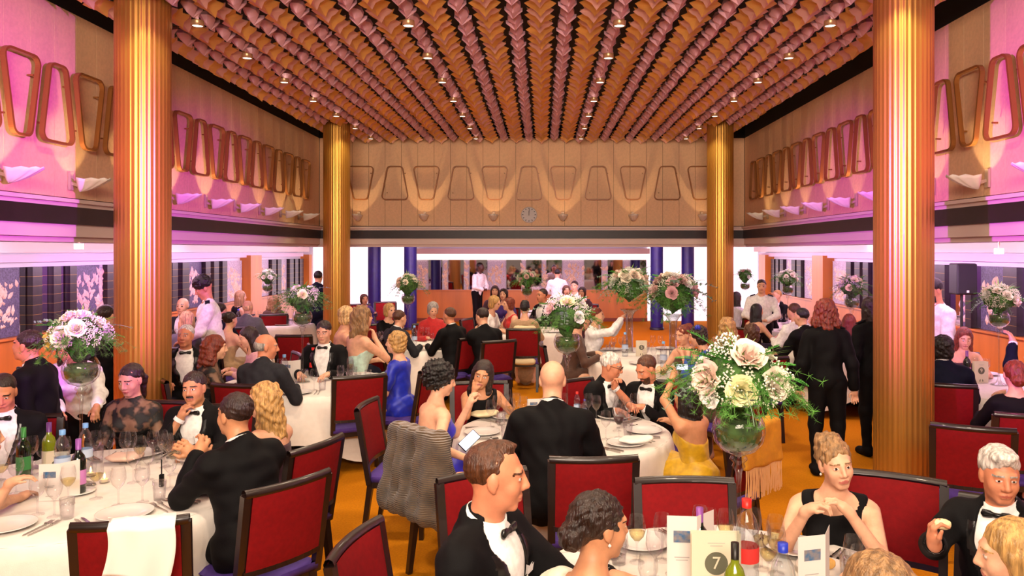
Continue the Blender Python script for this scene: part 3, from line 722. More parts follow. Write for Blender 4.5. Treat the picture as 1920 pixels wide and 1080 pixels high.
def place_rows(xs, pitch, meshes, name, z, tilt, y0, y1, joff):
    its = []
    for xi, x in enumerate(xs):
        y = y0 + (xi % 2) * joff; i = 0
        while y < y1: its.append((x, y, i)); y += pitch; i += 1
    vis = lambda t: 0 if (CY - (z - EYE) * F / t[1] > -8 and -60 < CX + t[0] * F / t[1] < 1980) else 1
    its.sort(key=lambda t: (vis(t), t[1]))
    stuff = {}
    for q, (x, y, i) in enumerate(its):
        me = meshes[i % len(meshes)]
        M = Matrix.Translation((x + random.uniform(-.006, .006), y, z + random.uniform(-.008, .008))) @ Matrix.Rotation(tilt + random.uniform(-.10, .10), 4, 'X') @ Matrix.Rotation(random.uniform(-.10, .10), 4, 'Y') @ Matrix.Rotation(random.uniform(-.07, .07), 4, 'Z')
        if q < 300: o = mesh_obj(name, me, ce); o.matrix_world = M
        else: stuff.setdefault(me.name, (me, []))[1].append(M)
    mb = MB(); mats_ = []
    for me, Ms in stuff.values():
        mi = len(mats_); mats_.append(me.materials[0]); vs = [v.co.copy() for v in me.vertices]; fs = [tuple(p.vertices) for p in me.polygons]
        for M in Ms: mb.add([M @ v for v in vs], fs, mi)
    if mats_: o = mb.build(name, mats_, ce); tag(o, kind='stuff')
PX = [-.28 + .508 * k for k in range(-7, 8)]; WX = [-.28 + .508 * (k + .5) for k in range(-8, 8)]
place_rows(WX, .20, [cA, cB], 'ceiling_scale', 4.40, -.42, 1.5, YB - .15, .0)
place_rows(PX, .40, [pm_], 'ceiling_petal', 4.36, -.30, 1.5, YB - .1, .2)
# lit downlights in some of the narrow rows
lampm = mat('lamp_glow', 'FFF0DC', .4, emit=6, ecol='FFE9CF'); lampr = mat('lamp_ring', 'B8936A', .35, metal=.6)
ORD_ = ['first', 'second', 'third', 'fourth', 'fifth', 'sixth', 'seventh', 'eighth']
ln = 0
for k in (-6, -2, 2, 6):
    for j in range(8):
        y = 6.2 + j * 1.25; x = -.28 + .508 * k
        if y > YB - .5: continue
        ln += 1
        t = empty('ceiling_downlight', f'small glowing ceiling downlight, {ORD_[j]} from the camera end in the {({-6: "leftmost lit", -2: "inner left lit", 2: "inner right lit", 6: "rightmost lit"})[k]} rose row', 'ceiling light', (x, y, 4.27), group='downlights in the hanging ceiling')
        MB().lathe([(.058, .05), (.062, 0), (.052, -.004), (.05, .03)], 14).build('ring', lampr, t, True)
        MB().lathe([(.0, .004), (.05, .004)], 14).build('lamp_lens', lampm, t)

# fluted gold columns
goldm = mat('column_gold', 'BF8E40', .30, metal=.72, noise=.12, nscale=5, stretch=(1, 1, .05), bump=.0)
def column(label, x, y, r=.235):
    N_ = 34; prof = []
    t = empty('column', label, 'column', (x, y, 0), group=None)
    vs = []; fs = []; zs_ = (.10, ZC - .02)
    for z in zs_:
        for i in range(N_ * 4):
            a = 2 * math.pi * i / (N_ * 4); q = abs(math.sin(a * N_ / 2)) ** .7; vs.append(((r - .007 * (1 - q)) * math.cos(a), (r - .007 * (1 - q)) * math.sin(a), z))
    n = N_ * 4; fs = [(i, (i + 1) % n, (i + 1) % n + n, i + n) for i in range(n)]
    MB().add(vs, fs).build('shaft', goldm, t, True)
    MB().lathe([(r + .02, 0), (r + .02, .08), (r + .008, .105), (r - .01, .105)], 40).build('base_ring', mat('column_base', '6A4520', .4, metal=.5), t, True)
    return t
column('fluted gold column standing behind the lace dressed woman, left and nearer of the four', -3.64, F / 206)
column('fluted gold column behind the woman in the sleeveless black dress, right and nearer', 3.03, F / 223)
column('fluted gold column at the far left corner of the hall by the mint dress', -3.70, F / 104.5)
column('fluted gold column at the far right corner of the hall behind the big bouquets', 3.18, F / 104.5)

# bent gold trapezoid frames on the upper walls
framem = mat('frame_gold', '8A5526', .4, metal=.15)
def trap_path(wt, wb, h, r=.085, n=6):
    cs = [(-wb / 2, -h / 2), (wb / 2, -h / 2), (wt / 2, h / 2), (-wt / 2, h / 2)]; out = []
    for i in range(4):
        p = Vector(cs[i]); a = (Vector(cs[i - 1]) - p).normalized(); b = (Vector(cs[(i + 1) % 4]) - p).normalized()
        half = a.angle(b) / 2; L_ = r / math.tan(half); c = p + (a + b).normalized() * (r / math.sin(half)); s = p + a * L_; e = p + b * L_
        a0 = math.atan2(s.y - c.y, s.x - c.x); a1 = math.atan2(e.y - c.y, e.x - c.x)
        while a1 < a0: a1 += 2 * math.pi
        for k in range(n + 1): t = a0 + (a1 - a0) * k / n; out.append((c.x + r * math.cos(t), c.y + r * math.sin(t)))
    return out
def frame_mesh(wt, wb, h, wd=.022, dp=.045):
    o = trap_path(wt, wb, h); i = trap_path(wt - 2 * wd, wb - 2 * wd, h - 2 * wd, .085 - wd); n = len(o); mb = MB()
    vs = [(x, 0, z) for x, z in o] + [(x, 0, z) for x, z in i] + [(x, dp, z) for x, z in o] + [(x, dp, z) for x, z in i]; fs = []
    for k in range(n):
        j = (k + 1) % n; fs += [(k, j, j + n, k + n), (k + 2 * n, k + 3 * n, j + 3 * n, j + 2 * n), (k, k + 2 * n, j + 2 * n, j), (k + n, j + n, j + 3 * n, k + 3 * n)]
    mb.add(vs, fs); return mb
fm = {'b': (frame_mesh(.57, .30, .70).data('trapezoid_frame', framem), frame_mesh(.32, .58, .70).data('trapezoid_frame', framem)),
      's': (frame_mesh(.50, .24, .74).data('trapezoid_frame', framem), frame_mesh(.26, .50, .74).data('trapezoid_frame', framem))}
studm = MB().box((0, 0, 0), (.015, .05, .015)).data('wall_stud', framem)
ORD = ['first', 'second', 'third', 'fourth', 'fifth', 'sixth', 'seventh', 'eighth', 'ninth', 'tenth', 'eleventh', 'twelfth', 'thirteenth', 'fourteenth', 'fifteenth', 'sixteenth', 'seventeenth', 'eighteenth', 'nineteenth', 'twentieth', 'twenty-first', 'twenty-second']
def put_frame(kind, up, loc, rz, label, group):
    o = mesh_obj('trapezoid_frame', fm[kind][up]); o.location = loc; o.rotation_euler = (0, 0, rz); tag(o, label, 'wall frame', group)
    for dz in (-.2, .2): s_ = mesh_obj('wall_stud', studm, o); s_.location = (.2 if dz > 0 else -.17, .075, dz)
# sconces
scm = mat('sconce_shell', 'EFE6D8', .5); scb = mat('sconce_bracket', 'B39A88', .5)
def sconce_meshes():
    shell = MB()
    # shallow scalloped half dish reaching out from the wall (+x out of the wall)
    def fn(u, v):
        a = (u - .5) * math.pi * .95; rr = v
        x = .10 + .30 * rr * math.cos(a); y = .105 * math.sin(a) * rr ** .8; z = -.125 * (1 - rr ** 1.6) + .008 * math.cos(u * math.pi * 12) * rr
        return (x, y, z)
    shell.grid(fn, 24, 6)
    br = MB(); br.box((.012, 0, -.02), (.024, .055, .17)); br.bar((.02, 0, -.04), (.12, 0, -.07), .03, .02)
    ln_ = MB().lathe([(0, 0), (.035, 0)], 12, (.20, 0, -.045))
    return shell.data('shade', scm, True), br.data('bracket', scb), ln_.data('bulb', mat('bulb_glow', 'FFD9A0', .4, emit=12, ecol='FFC888'))
SM = sconce_meshes()
def sconce(loc, rz, label, group, energy=5):
    t = empty('wall_sconce', label, 'wall lamp', loc, rz, group)
    for nm, me in zip(('shade', 'bracket', 'bulb'), SM):
        o = mesh_obj(nm, me, t)
        if nm == 'shade':
            s_ = o.modifiers.new('thick', 'SOLIDIFY'); s_.thickness = .008
    c, s = math.cos(rz), math.sin(rz)
    sp = light('SPOT', (loc[0] + .15 * c, loc[1] + .15 * s, loc[2] - .0), energy * 1.1, (1, .70, .36), aim=(loc[0] + .01 * c, loc[1] + .01 * s, loc[2] + .30), size=.02, angle=92, blend=.8)
    return t
bx = [614, 678, 742, 801, 865, 928, 992, 1056, 1121, 1186, 1250, 1312, 1374]
for i, px in enumerate(bx):
    up = i % 2 == 0
    if px in (614, 1374): continue
    nm = 'upright (wide foot)' if up else 'inverted (narrow foot)'
    put_frame('b', int(up), ((px - CX) / 91, YB - .11, 3.50), 0, f"{'wide-footed' if up else 'narrow-footed'} gold trapezoid frame on the back wall, {ORD[i-1]} from the far left column", 'gold frames on the back wall')
for i, px in enumerate((674, 797, 926, 1055, 1186, 1315)):
    sconce(((px - CX) / 91, YB - .02, 2.84), -math.pi / 2, f'cream cup sconce glowing on the back wall, {ORD[i]} from the far left column', 'sconces on the back wall', 45)
SP = .0772e-3
for side, X, rz, nmside in ((-1, XL, math.pi / 2, 'left'), (1, XR, -math.pi / 2, 'right')):
    Xf = X + (.11 if side < 0 else -.11)
    n_ = 19
    for i in range(-2, n_ - 2):
        if side < 0: Y = (1.0277e-3 + SP * i) * F * abs(Xf)
        else:
            Y = (1.1735e-3 + .0860e-3 * i) * F * abs(Xf)
        if Y > YB - .4 or Y < 4: continue
        up = (i % 2 != 0) if side < 0 else (i % 2 == 0)
        Zf = 3.47
        put_frame('s', int(up), (Xf, Y, Zf), rz, f"{'wide-footed' if up else 'narrow-footed'} gold trapezoid frame on the {nmside} wall, {ORD[i+2]} counted from the camera end", f'gold frames on the {nmside} wall')
        if not up: sconce((X - side * .0, Y - .18, 2.80), 0 if side < 0 else math.pi, f'cream shell sconce on the {nmside} wall under frame {ORD[i+2]} from the camera end', f'sconces on the {nmside} wall', 32)

# wall clock at twelve o'clock
ck = empty('wall_clock', 'round white wall clock with black markers reading twelve on the back wall', 'clock', ((992 - CX) / 91, YB - .03, EYE + (471 - 403) / 91))
cm = MB(); cm.lathe([(0, 0), (.155, 0), (.165, -.01), (.165, -.035), (.155, -.04), (.148, -.03), (0, -.028)], 36); cm.xform(Matrix.Rotation(-math.pi / 2, 4, 'X').inverted())
cm.build('case', mat('clock_white', 'C9BFBB', .5), ck)
hk_ = mat('clock_black', '1A1414', .5)
for i in range(12):
    a = i * math.pi / 6; o = MB().bar((math.sin(a) * .115, -.045, math.cos(a) * .115), (math.sin(a) * .14, -.045, math.cos(a) * .14), .014, .004).build('hour_marker', hk_, ck)
MB().bar((0, -.05, -.01), (0, -.05, .085), .012, .004).build('hour_hand', hk_, ck); MB().bar((0, -.054, -.02), (.006, -.054, .125), .008, .004).build('minute_hand', hk_, ck)

# ---- outer walls: wooden wainscot, mirrors, dark tiled posts, figured mosaics
woodm = mat('wainscot_wood', 'C8762C', .4, noise=.18, nscale=3, stretch=(1, 1, .15), bump=.03, bscale=40, coat=.3)
mirm = mat('mirror_glass', 'D8D4DA', .03, metal=1.0)
postm = mat('post_dark_tile', '241A1E', .35, noise=.3, nscale=14)
goldl = mat('tile_joint', '9A7C40', .4, metal=.5)
mosm = mat('mosaic_ground', '55506A', .5, noise=.45, nscale=45)
mosl = mat('mosaic_ground_pale', 'B9B2BC', .5, noise=.3, nscale=45)
relm = mat('relief_cream', 'E8CDB4', .55, noise=.12, nscale=20)
whitem = mat('white_panel', 'EDE6EA', .6)
def outer_wall(name, kind):
    """kind: (origin, direction, inward)"""
    o, d, inn, L_ = kind; ang = math.atan2(d[1], d[0]); c = Vector(o) + Vector(d) * L_ / 2
    st = MB().box((c.x - inn[0] * .1, c.y - inn[1] * .1, 1.12), (L_ + .3, .12, 2.3), ang).build(name, whitem); tag(st, kind='structure'); return st
wl = outer_wall('wall_outer_left', ((OL, -1, 0), (0, 1, 0), (1, 0, 0), OB + 1)); wr = outer_wall('wall_outer_right', ((OR, -1, 0), (0, 1, 0), (-1, 0, 0), OB + 1))
wb = outer_wall('wall_outer_back', ((OL, OB, 0), (1, 0, 0), (0, -1, 0), OR - OL))
def relief(L_, H, n, seed):
    """upright cluster of pointed, leaf-like and looped relief pieces"""
    r = random.Random(seed); mb = MB()
    for i in range(n):
        x = r.gauss(0, L_ * .22); z = r.uniform(-H * .48, H * .40); x = max(-L_ / 2, min(L_ / 2, x)); a = r.gauss(0, .5) + math.pi / 2; l = r.uniform(.07, .22) * H; w_ = l * r.uniform(.16, .34)
        ca, sa = math.cos(a), math.sin(a); pts = []
        for t, q in ((0, .3), (.3, 1), (.65, .8), (1, 0)):
            pts.append((t * l, q * w_))
        up = [(x + ca * t - sa * q, 0, z + sa * t + ca * q) for t, q in pts]; dn = [(x + ca * t + sa * q, 0, z + sa * t - ca * q) for t, q in reversed(pts[:-1])]
        ring = up + dn; m = len(ring); c = (x + ca * l * .45, .028, z + sa * l * .45)
        mb.add(ring + [c], [(k, (k + 1) % m, m) for k in range(m)])
    return mb
def panel(st, kind, a, b, wallid, z0=.95, z1=1.88, seed=1):
    """a..b run along the wall, flush strips carried by the wall"""
    if wallid == 'L': P_ = lambda t, q, z: (OL + q, t, z)
    elif wallid == 'R': P_ = lambda t, q, z: (OR - q, t, z)
    else: P_ = lambda t, q, z: (t, OB - q, z)
    def slab(q0, q1, a, b, z0, z1):
        vs = [P_(t, q, z) for t in (a, b) for q in (q0, q1) for z in (z0, z1)]
        return MB().add(vs, [(0, 1, 3, 2), (4, 6, 7, 5), (0, 4, 5, 1), (2, 3, 7, 6), (1, 5, 7, 3), (0, 2, 6, 4)])
    if kind == 'mirror': slab(-.04, .012, a + .01, b - .01, z0, z1).build('mirror', mirm, st)
    elif kind == 'post':
        o = slab(-.04, .10, a, b, z0, z1).build('tiled_post', postm, st); m = MB()
        for k in range(1, 7):
            z = z0 + (z1 - z0) * k / 7; m.v += slab(.0, .104, a - .002, b + .002, z - .003, z + .003).v; n = len(m.v) - 8; m.f += [tuple(i + n for i in f) for f in [(0, 1, 3, 2), (4, 6, 7, 5), (0, 4, 5, 1), (2, 3, 7, 6), (1, 5, 7, 3), (0, 2, 6, 4)]]; m.m += [0] * 6
        tag(m.build('tile_joint', goldl, st), kind='stuff')
    elif kind in ('mosaic', 'mosaic_pale', 'strip'):
        slab(-.04, .02, a, b, z0, z1).build('mosaic_panel', mosl if kind == 'mosaic_pale' or kind == 'strip' else mosm, st)
        L_ = abs(b - a); m = relief(L_ * .9, (z1 - z0) * (.80 if kind != 'strip' else .95), int(26 + 60 * L_) if kind != 'strip' else 26, seed)
        m.v = [P_((a + b) / 2 + v[0], .02 + v[1], (z0 + z1) / 2 - .06 + v[2]) for v in m.v]
        tag(m.build('relief_figures', relm, st), kind='stuff')
    elif kind == 'pillar': slab(-.04, .22, a, b, 0, 2.0).build('wood_pilaster', woodm, st)
def yl(px, X): return X * F / (px - CX)
PWALL = []
segL = [('mosaic', -60, 34), ('mirror', 34, 47), ('post', 48, 66), ('mirror', 67, 88), ('post', 88, 102), ('mirror', 103, 118), ('post', 119, 132), ('mosaic', 133, 184), ('strip', 184, 190), ('post', 190, 203),
        ('mirror', 203, 218), ('post', 219, 240), ('mosaic', 242, 292), ('mirror', 295, 312), ('post', 314, 324), ('mirror', 325, 333), ('post', 333, 346), ('mosaic', 347, 376), ('post', 377, 386), ('strip', 387, 393), ('post', 393, 402), ('mirror', 402, 409), ('post', 409, 418), ('mosaic_pale', 419, 452), ('pillar', 453, 474),
        ('mosaic_pale', 475, 502), ('post', 503, 511), ('mosaic_pale', 511, 514), ('post', 514, 521), ('strip', 522, 536), ('post', 537, 544), ('post', 547, 553), ('post', 556, 563), ('pillar', 566, 577)]
for st_, wid in ((wl, 'L'), (wr, 'R')):
    for i in range(8):
        y0 = 1.2 + i * 1.02 if wid == 'L' else .8 + i * 1.02
        if y0 + 1 > (9.4 if wid == 'L' else 9.3): continue
        panel(st_, 'mosaic', y0, y0 + .48, wid, seed=400 + i); panel(st_, 'post', y0 + .50, y0 + .62, wid); panel(st_, 'mirror', y0 + .64, y0 + .84, wid); panel(st_, 'post', y0 + .86, y0 + .98, wid)
for i, (kd, a, b) in enumerate(segL): panel(wl, kd, yl(a, OL), yl(b, OL), 'L', seed=100 + i)
segR = [('pillar', 1437, 1449), ('post', 1452, 1458), ('post', 1461, 1466), ('post', 1469, 1475), ('strip', 1476, 1490), ('post', 1491, 1498), ('post', 1501, 1509), ('mosaic_pale', 1510, 1538), ('pillar', 1540, 1561),
        ('mosaic_pale', 1563, 1593), ('post', 1595, 1604), ('mirror', 1604, 1611), ('post', 1611, 1621), ('strip', 1621, 1626), ('post', 1627, 1637), ('mosaic', 1638, 1680), ('post', 1682, 1694), ('mirror', 1695, 1712), ('post', 1713, 1724), ('mosaic', 1726, 1763), ('post', 1765, 1783), ('mirror', 1784, 1802),
        ('mosaic', 1803, 1820), ('post', 1822, 1833), ('mirror', 1834, 1841), ('mosaic', 1842, 1893), ('post', 1894, 1920), ('mirror', 1921, 1950), ('post', 1952, 1980)]
for i, (kd, a, b) in enumerate(segR): panel(wr, kd, yl(a, OR), yl(b, OR), 'R', seed=200 + i)
segB = [('mosaic_pale', 780, 802), ('mirror', 803, 830), ('strip', 831, 839), ('mirror', 840, 870), ('strip', 871, 879), ('mirror', 880, 914), ('mosaic_pale', 915, 948), ('mirror', 949, 978), ('strip', 979, 985), ('mirror', 986, 1016), ('strip', 1017, 1023),
        ('mirror', 1024, 1054), ('mosaic_pale', 1055, 1094), ('mirror', 1095, 1128), ('strip', 1129, 1138), ('mirror', 1139, 1168), ('mosaic_pale', 1169, 1180), ('mirror', 1181, 1212)]
sB = F / OB
for i, (kd, a, b) in enumerate(segB): panel(wb, kd, (a - CX) / sB, (b - CX) / sB, 'B', seed=300 + i, z0=.93, z1=1.84)
def wains(st, wallid, a, b):
    if wallid == 'B': m = MB().box(((a + b) / 2, OB - .03, .46), (b - a, .08, .92)); m2 = MB().box(((a + b) / 2, OB - .05, .93), (b - a, .14, .03)); m3 = MB().box(((a + b) / 2, OB - .06, .05), (b - a, .1, .1))
    else:
        X = OL if wallid == 'L' else OR; q = 1 if wallid == 'L' else -1
        m = MB().box((X + q * .03, (a + b) / 2, .46), (.08, b - a, .92)); m2 = MB().box((X + q * .05, (a + b) / 2, .93), (.14, b - a, .03)); m3 = MB().box((X + q * .06, (a + b) / 2, .05), (.1, b - a, .1))
    m.build('wainscot', woodm, st); m2.build('rail', woodm, st); m3.build('skirting', mat('skirting', '7A3412', .5), st)
wains(wb, 'B', (779 - CX) / sB, (1213 - CX) / sB); wains(wl, 'L', -1, OB - .6); wains(wr, 'R', -1, OB - .6)
# cornices over the mirrors with a lit cove
covem = mat('cove_glow', 'FFF4E6', .4, emit=1.5, ecol='FFEEDD'); covep = mat('cove_glow_pink', 'FFD2F0', .4, emit=1.7, ecol='FFC4F2')
MB().box((-.33, OB - .05, 1.93), (6.95, .06, .17)).build('lit_cove', covem, wb); MB().box((-.33, OB - .14, 2.10), (7.0, .28, .16)).build('cornice', fasc, wb)
for st, X, q in ((wl, OL, 1), (wr, OR, -1)):
    MB().box((X + q * .15, 11, 2.15), (.30, 23.5, .14)).build('cornice', fasc, st); MB().box((X + q * .06, 11, 2.0), (.12, 23.5, .10)).build('frieze', mat('frieze_pale', 'E2C6D6', .6), st)
# added glowing panels imitate brightly lit white walls beyond the four blue columns
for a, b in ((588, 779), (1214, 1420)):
    o = MB().box((((a + b) / 2 - CX) / sB, OB - .02, 1.12), ((b - a) / sB, .05, 2.2)).build('glow_wall_panel', mat('glow_wall_panel', 'FFF6FF', .5, emit=1.6, ecol='FFF0FF'), wb)
# continuous light strips under the fascia
for st, X, q, a0, a1 in ((wl, XL - .24, 1, 1, 15.8), (wr, XR + .24, -1, 1, 15.8)):
    MB().box((X, (a0 + a1) / 2, 2.215), (.06, a1 - a0, .04)).build('light_strip', covep, st)
blu = mat('column_blue', '1B1668', .4, noise=.15, nscale=8)
for px, lab in ((702, 'smooth dark blue column before the glowing panel, outer one at the left'), (769.5, 'smooth dark blue column beside the bouquet on the tall vase, inner left one'), (1231.5, 'smooth dark blue column behind the two largest bouquets, inner right one'), (1289.5, 'smooth dark blue column nearest the far right gold column')):
    X, Y = XY(px, 70); t = empty('blue_column', lab, 'column', (X, Y, 0))
    MB().lathe([(.17, .0), (.17, z2)], 32).build('shaft', blu, t, True); MB().lathe([(.19, 0), (.19, .06), (.17, .07)], 32).build('base_ring', mat('column_foot', '0D0B20', .4), t, True)
# small exit boxes
for px, py, s_, lab in ((148, 462, 165, 'small lit box sign under the left soffit edge'), (1873, 471, 165, 'small lit box sign under the right soffit edge')):
    x, y, z = XYZ(px, py, s_); t = empty('lit_sign', lab, 'sign', (x, y, min(z, 2.16)))
    MB().box((0, 0, 0), (.09, .04, .06)).build('sign_box', mat('sign_glow', 'FFF4D8', .4, emit=2.2), t); MB().bar((0, 0, .04), (0, 0, .12), .015).build('hanger', scb, t)
# loudspeaker on its stand
x, y, z = XYZ(1803, 552, 142); t = empty('loudspeaker', 'black box loudspeaker with a small white badge beside the right mirror wall', 'loudspeaker', (x, y, z))
m = MB(); m.prism([(-.135, -.14), (.135, -.14), (.105, .13), (-.105, .13)], 0, .41); m.build('cabinet', mat('speaker_black', '0B0A0C', .6), t, bevel=.02)
MB().box((0, -.145, .20), (.23, .012, .36)).build('grille', mat('speaker_grille', '141216', .8, bump=.4, bscale=400), t); MB().box((.0, -.153, .045), (.03, .006, .03)).build('badge', whitem, t)
t2 = empty('speaker_stand', 'thin black tripod stand under the loudspeaker', 'stand', (x, y, 0)); MB().tube([(0, 0, .05), (0, 0, z)], .018, 8).build('pole', mat('speaker_black'), t2)
for k in range(3): a = k * 2.094 + .5; MB().bar((0, 0, .45), (.4 * math.cos(a), .4 * math.sin(a), .01), .02).build('leg', mat('speaker_black'), t2)
# ---------------------------------------------------------------- chairs and tables
chwood = mat('chair_wood', '1C0E0B', .38, noise=.2, nscale=8, stretch=(1, 1, .2), coat=.3)
redf = mat('chair_red', '74050A', .8, noise=.10, nscale=40, bump=.1, bscale=300, spec=.2)
seatf = mat('chair_seat_purple', '43287A', .8, noise=.1, nscale=40)
def chair_proto():
    t = empty('dining_chair', 'x', 'chair', (0, 0, 0))
    # faces +y ; origin on the floor below the seat
    sm = MB(); 
    def seat(u, v): 
        x = (u - .5) * .46; y = (v - .5) * .44; e = max(abs(u - .5), abs(v - .5)) * 2; return (x * (1 + .04 * v), y, .455 + .03 * (1 - e ** 4))
    sm.grid(seat, 10, 10); sm.box((0, 0, .435), (.46, .44, .04)); sm.build('seat', seatf, t, True)
    MB().box((0, 0, .395), (.45, .42, .05)).build('apron', chwood, t)
    for sx in (-1, 1):
        MB().bar((sx * .205, .185, .40), (sx * .205, .185, 0), .042, .042, w2=.032).build('leg', chwood, t)
        MB().bar((sx * .205, -.19, .42), (sx * .205, -.25, 0), .045, .042, w2=.034).build('leg', chwood, t)
        MB().bar((sx * .232, -.195, .40), (sx * .238, -.285, .93), .042, .036).build('back_post', chwood, t)
    def back(z, x, off=0): return (x, -.195 - (z - .40) * .17 - .03 * (1 - (x / .24) ** 2) + off, z)
    rail = MB()
    def rl(u, v):
        x = (u - .5) * .50; a = v * 2 * math.pi; c = back(.94, x); return (x, c[1] + .022 * math.cos(a), .935 + .024 * math.sin(a))
    rail.grid(rl, 12, 8); rail.build('top_rail', chwood, t, True)
    lr = MB()
    for i in range(8):
        x0 = -.22 + i * .055; x1 = x0 + .055; lr.bar(back(.53, x0), back(.53, x1), .03, .04)
    lr.build('lower_rail', chwood, t)
    pd = MB()
    for o_ in (.018, -.018):
        n0 = len(pd.v); pd.grid(lambda u, v: back(.54 + v * .385, (u - .5) * .43, o_ + (.012 if o_ > 0 else -.008) * (1 - (2 * u - 1) ** 6) * (1 - (2 * v - 1) ** 6)), 12, 10)
    pd.build('back_pad', redf, t, True)
    return t
CH0 = chair_proto(); CH_USED = [False]
def chair(label, x, y, face, group=None):
    rz = -math.radians(face)
    if not CH_USED[0]: CH_USED[0] = True; CH0.location = (x, y, 0); CH0.rotation_euler = (0, 0, rz); CH0['label'] = label; r = CH0
    else: r = dup(CH0, (x, y, 0), rz, label)
    if group: r['group'] = group
    return r
clothm = mat('tablecloth', 'E9E0D6', .8, noise=.03, nscale=20, bump=.1, bscale=200, sheen=.1)
def table(label, X, Y, r=.9, seed=0, near=False):
    t = empty('round_table', label[0], 'table', (X, Y, 0))
    MB().lathe([(0, .70), (r, .70), (r, .735), (0, .735)], 48).build('tabletop', mat('table_ply', '7A5A3A', .6), t); MB().lathe([(.05, .04), (.05, .70)], 16).build('pedestal', mat('table_metal', '2A2A2E', .4, metal=.6), t, True)
    for k in range(4): a = k * math.pi / 2 + .4; MB().bar((.04 * math.cos(a), .04 * math.sin(a), .06), (.5 * math.cos(a), .5 * math.sin(a), .02), .05, .03).build('foot', mat('table_metal'), t)
    mb = MB(); n = 144 if near else 96; rng = random.Random(seed); ph = [rng.uniform(0, 6.28) for _ in range(4)]; a0 = rng.uniform(0, 1.5)
    rings = [(0, None), (r * .5, None), (r - .015, None), (r + .012, -.014)]; vs = []; K = 9
    R_ = r + .012
    for rr, dz in rings:
        for i in range(n): a = 2 * math.pi * i / n; vs.append((rr * math.cos(a), rr * math.sin(a), .742 + (dz or 0)))
    for k in range(1, K + 1):
        for i in range(n):
            a = 2 * math.pi * i / n; c = abs(math.sin(2 * (a - a0))) ** 3; drop = .42 + .22 * c; q = k / K
            wv = (.5 * math.sin(11 * a + ph[0]) + .35 * math.sin(17 * a + ph[1]) + .3 * math.sin(5 * a + ph[2])) * .055 * q * (1 - .4 * c) + .05 * q * c
            vs.append(((R_ + .01 + wv + .03 * q) * math.cos(a), (R_ + .01 + wv + .03 * q) * math.sin(a), .728 - drop * q))
    fs = [(k * n + i, k * n + (i + 1) % n, (k + 1) * n + (i + 1) % n, (k + 1) * n + i) for k in range(3 + K) for i in range(n)]
    mb.add(vs, fs); o = mb.build('tablecloth', clothm, None, True); o.location = (X, Y, 0); tag(o, label[1], 'tablecloth')
    return t
# ---------------------------------------------------------------- table ware
gl = glassmat('clear_glass', (.98, .98, .99), .5, .03); glb = glassmat('bottle_plastic', (.90, .94, .98), .55, .08)
glg = glassmat('green_glass', (.15, .45, .12), .5, .08)
wineg = mat('wine_bottle_glass', '07120A', .12, coat=.5); wined = mat('red_wine', '2A0308', .2); whitew = glassmat('white_wine', (.93, .86, .58), .4, .04)
china = mat('china', 'E6E2DE', .25, coat=.4); steel = mat('steel', 'C8C4C0', .22, metal=1); paper = mat('paper', 'E4DAD2', .8); napm = mat('napkin_linen', 'EDE6DE', .85)
wg = MB().lathe([(.034, 0), (.032, .003), (.006, .006), (.0042, .02), (.0042, .085), (.012, .095), (.030, .115), (.039, .145), (.037, .175), (.031, .205)], 20).data('bowl', gl, True)
wgl_r = MB().lathe([(0, .1), (.012, .0965), (.029, .116), (.037, .142), (0, .142)], 16).data('wine', wined, True); wgl_w = MB().lathe([(0, .1), (.012, .0965), (.029, .116), (.036, .135), (0, .135)], 16).data('wine', whitew, True)
tb = MB().lathe([(0, .003), (.030, .003), (.033, .05), (.036, .105), (.033, .105), (.030, .05), (.027, .009), (0, .009)], 20).data('tumbler', gl, True)
plm = MB().lathe([(0, .004), (.07, .004), (.085, .010), (.135, .020), (.137, .023), (.132, .023), (.085, .014), (.07, .010), (0, .010)], 36).data('dinner_plate', china, True)
spm = MB().lathe([(0, .003), (.05, .003), (.085, .012), (.086, .014), (.05, .007), (0, .007)], 28).data('side_plate', china, True)
def fork_m():
    m = MB(); m.bar((0, -.10, .004), (0, .04, .004), .006, .003, w2=.008); m.bar((0, .04, .004), (0, .055, .006), .022, .003)
    for i in range(4): m.bar((-.009 + i * .006, .055, .006), (-.009 + i * .006, .10, .010), .0028, .002)
    return m.data('fork', steel)
def knife_m():
    m = MB(); m.bar((0, -.11, .005), (0, -.01, .005), .011, .006); m.prism([(-.006, -.01), (.008, -.01), (.009, .09), (-.002, .11), (-.006, .10)], .003, .006); return m.data('knife', steel)
fk, kn = fork_m(), knife_m()
TZ = .744
SING = {}
def single(name, me, x, y, z, rz, label, cat, group):
    o = mesh_obj(name, me); o.location = (x, y, z); o.rotation_euler = (0, 0, rz); tag(o, label, cat, group); return o
def wine_glass(x, y, label, group, fill=None, z=TZ, sc_=1.0):
    o = single('wine_glass', wg, x, y, z, 0, label, 'glass', group); o.scale = (sc_,) * 3
    if fill: mesh_obj('wine', wgl_r if fill == 'r' else wgl_w, o)
def tumbler(x, y, label, group, z=TZ): single('water_glass', tb, x, y, z, 0, label, 'glass', group)
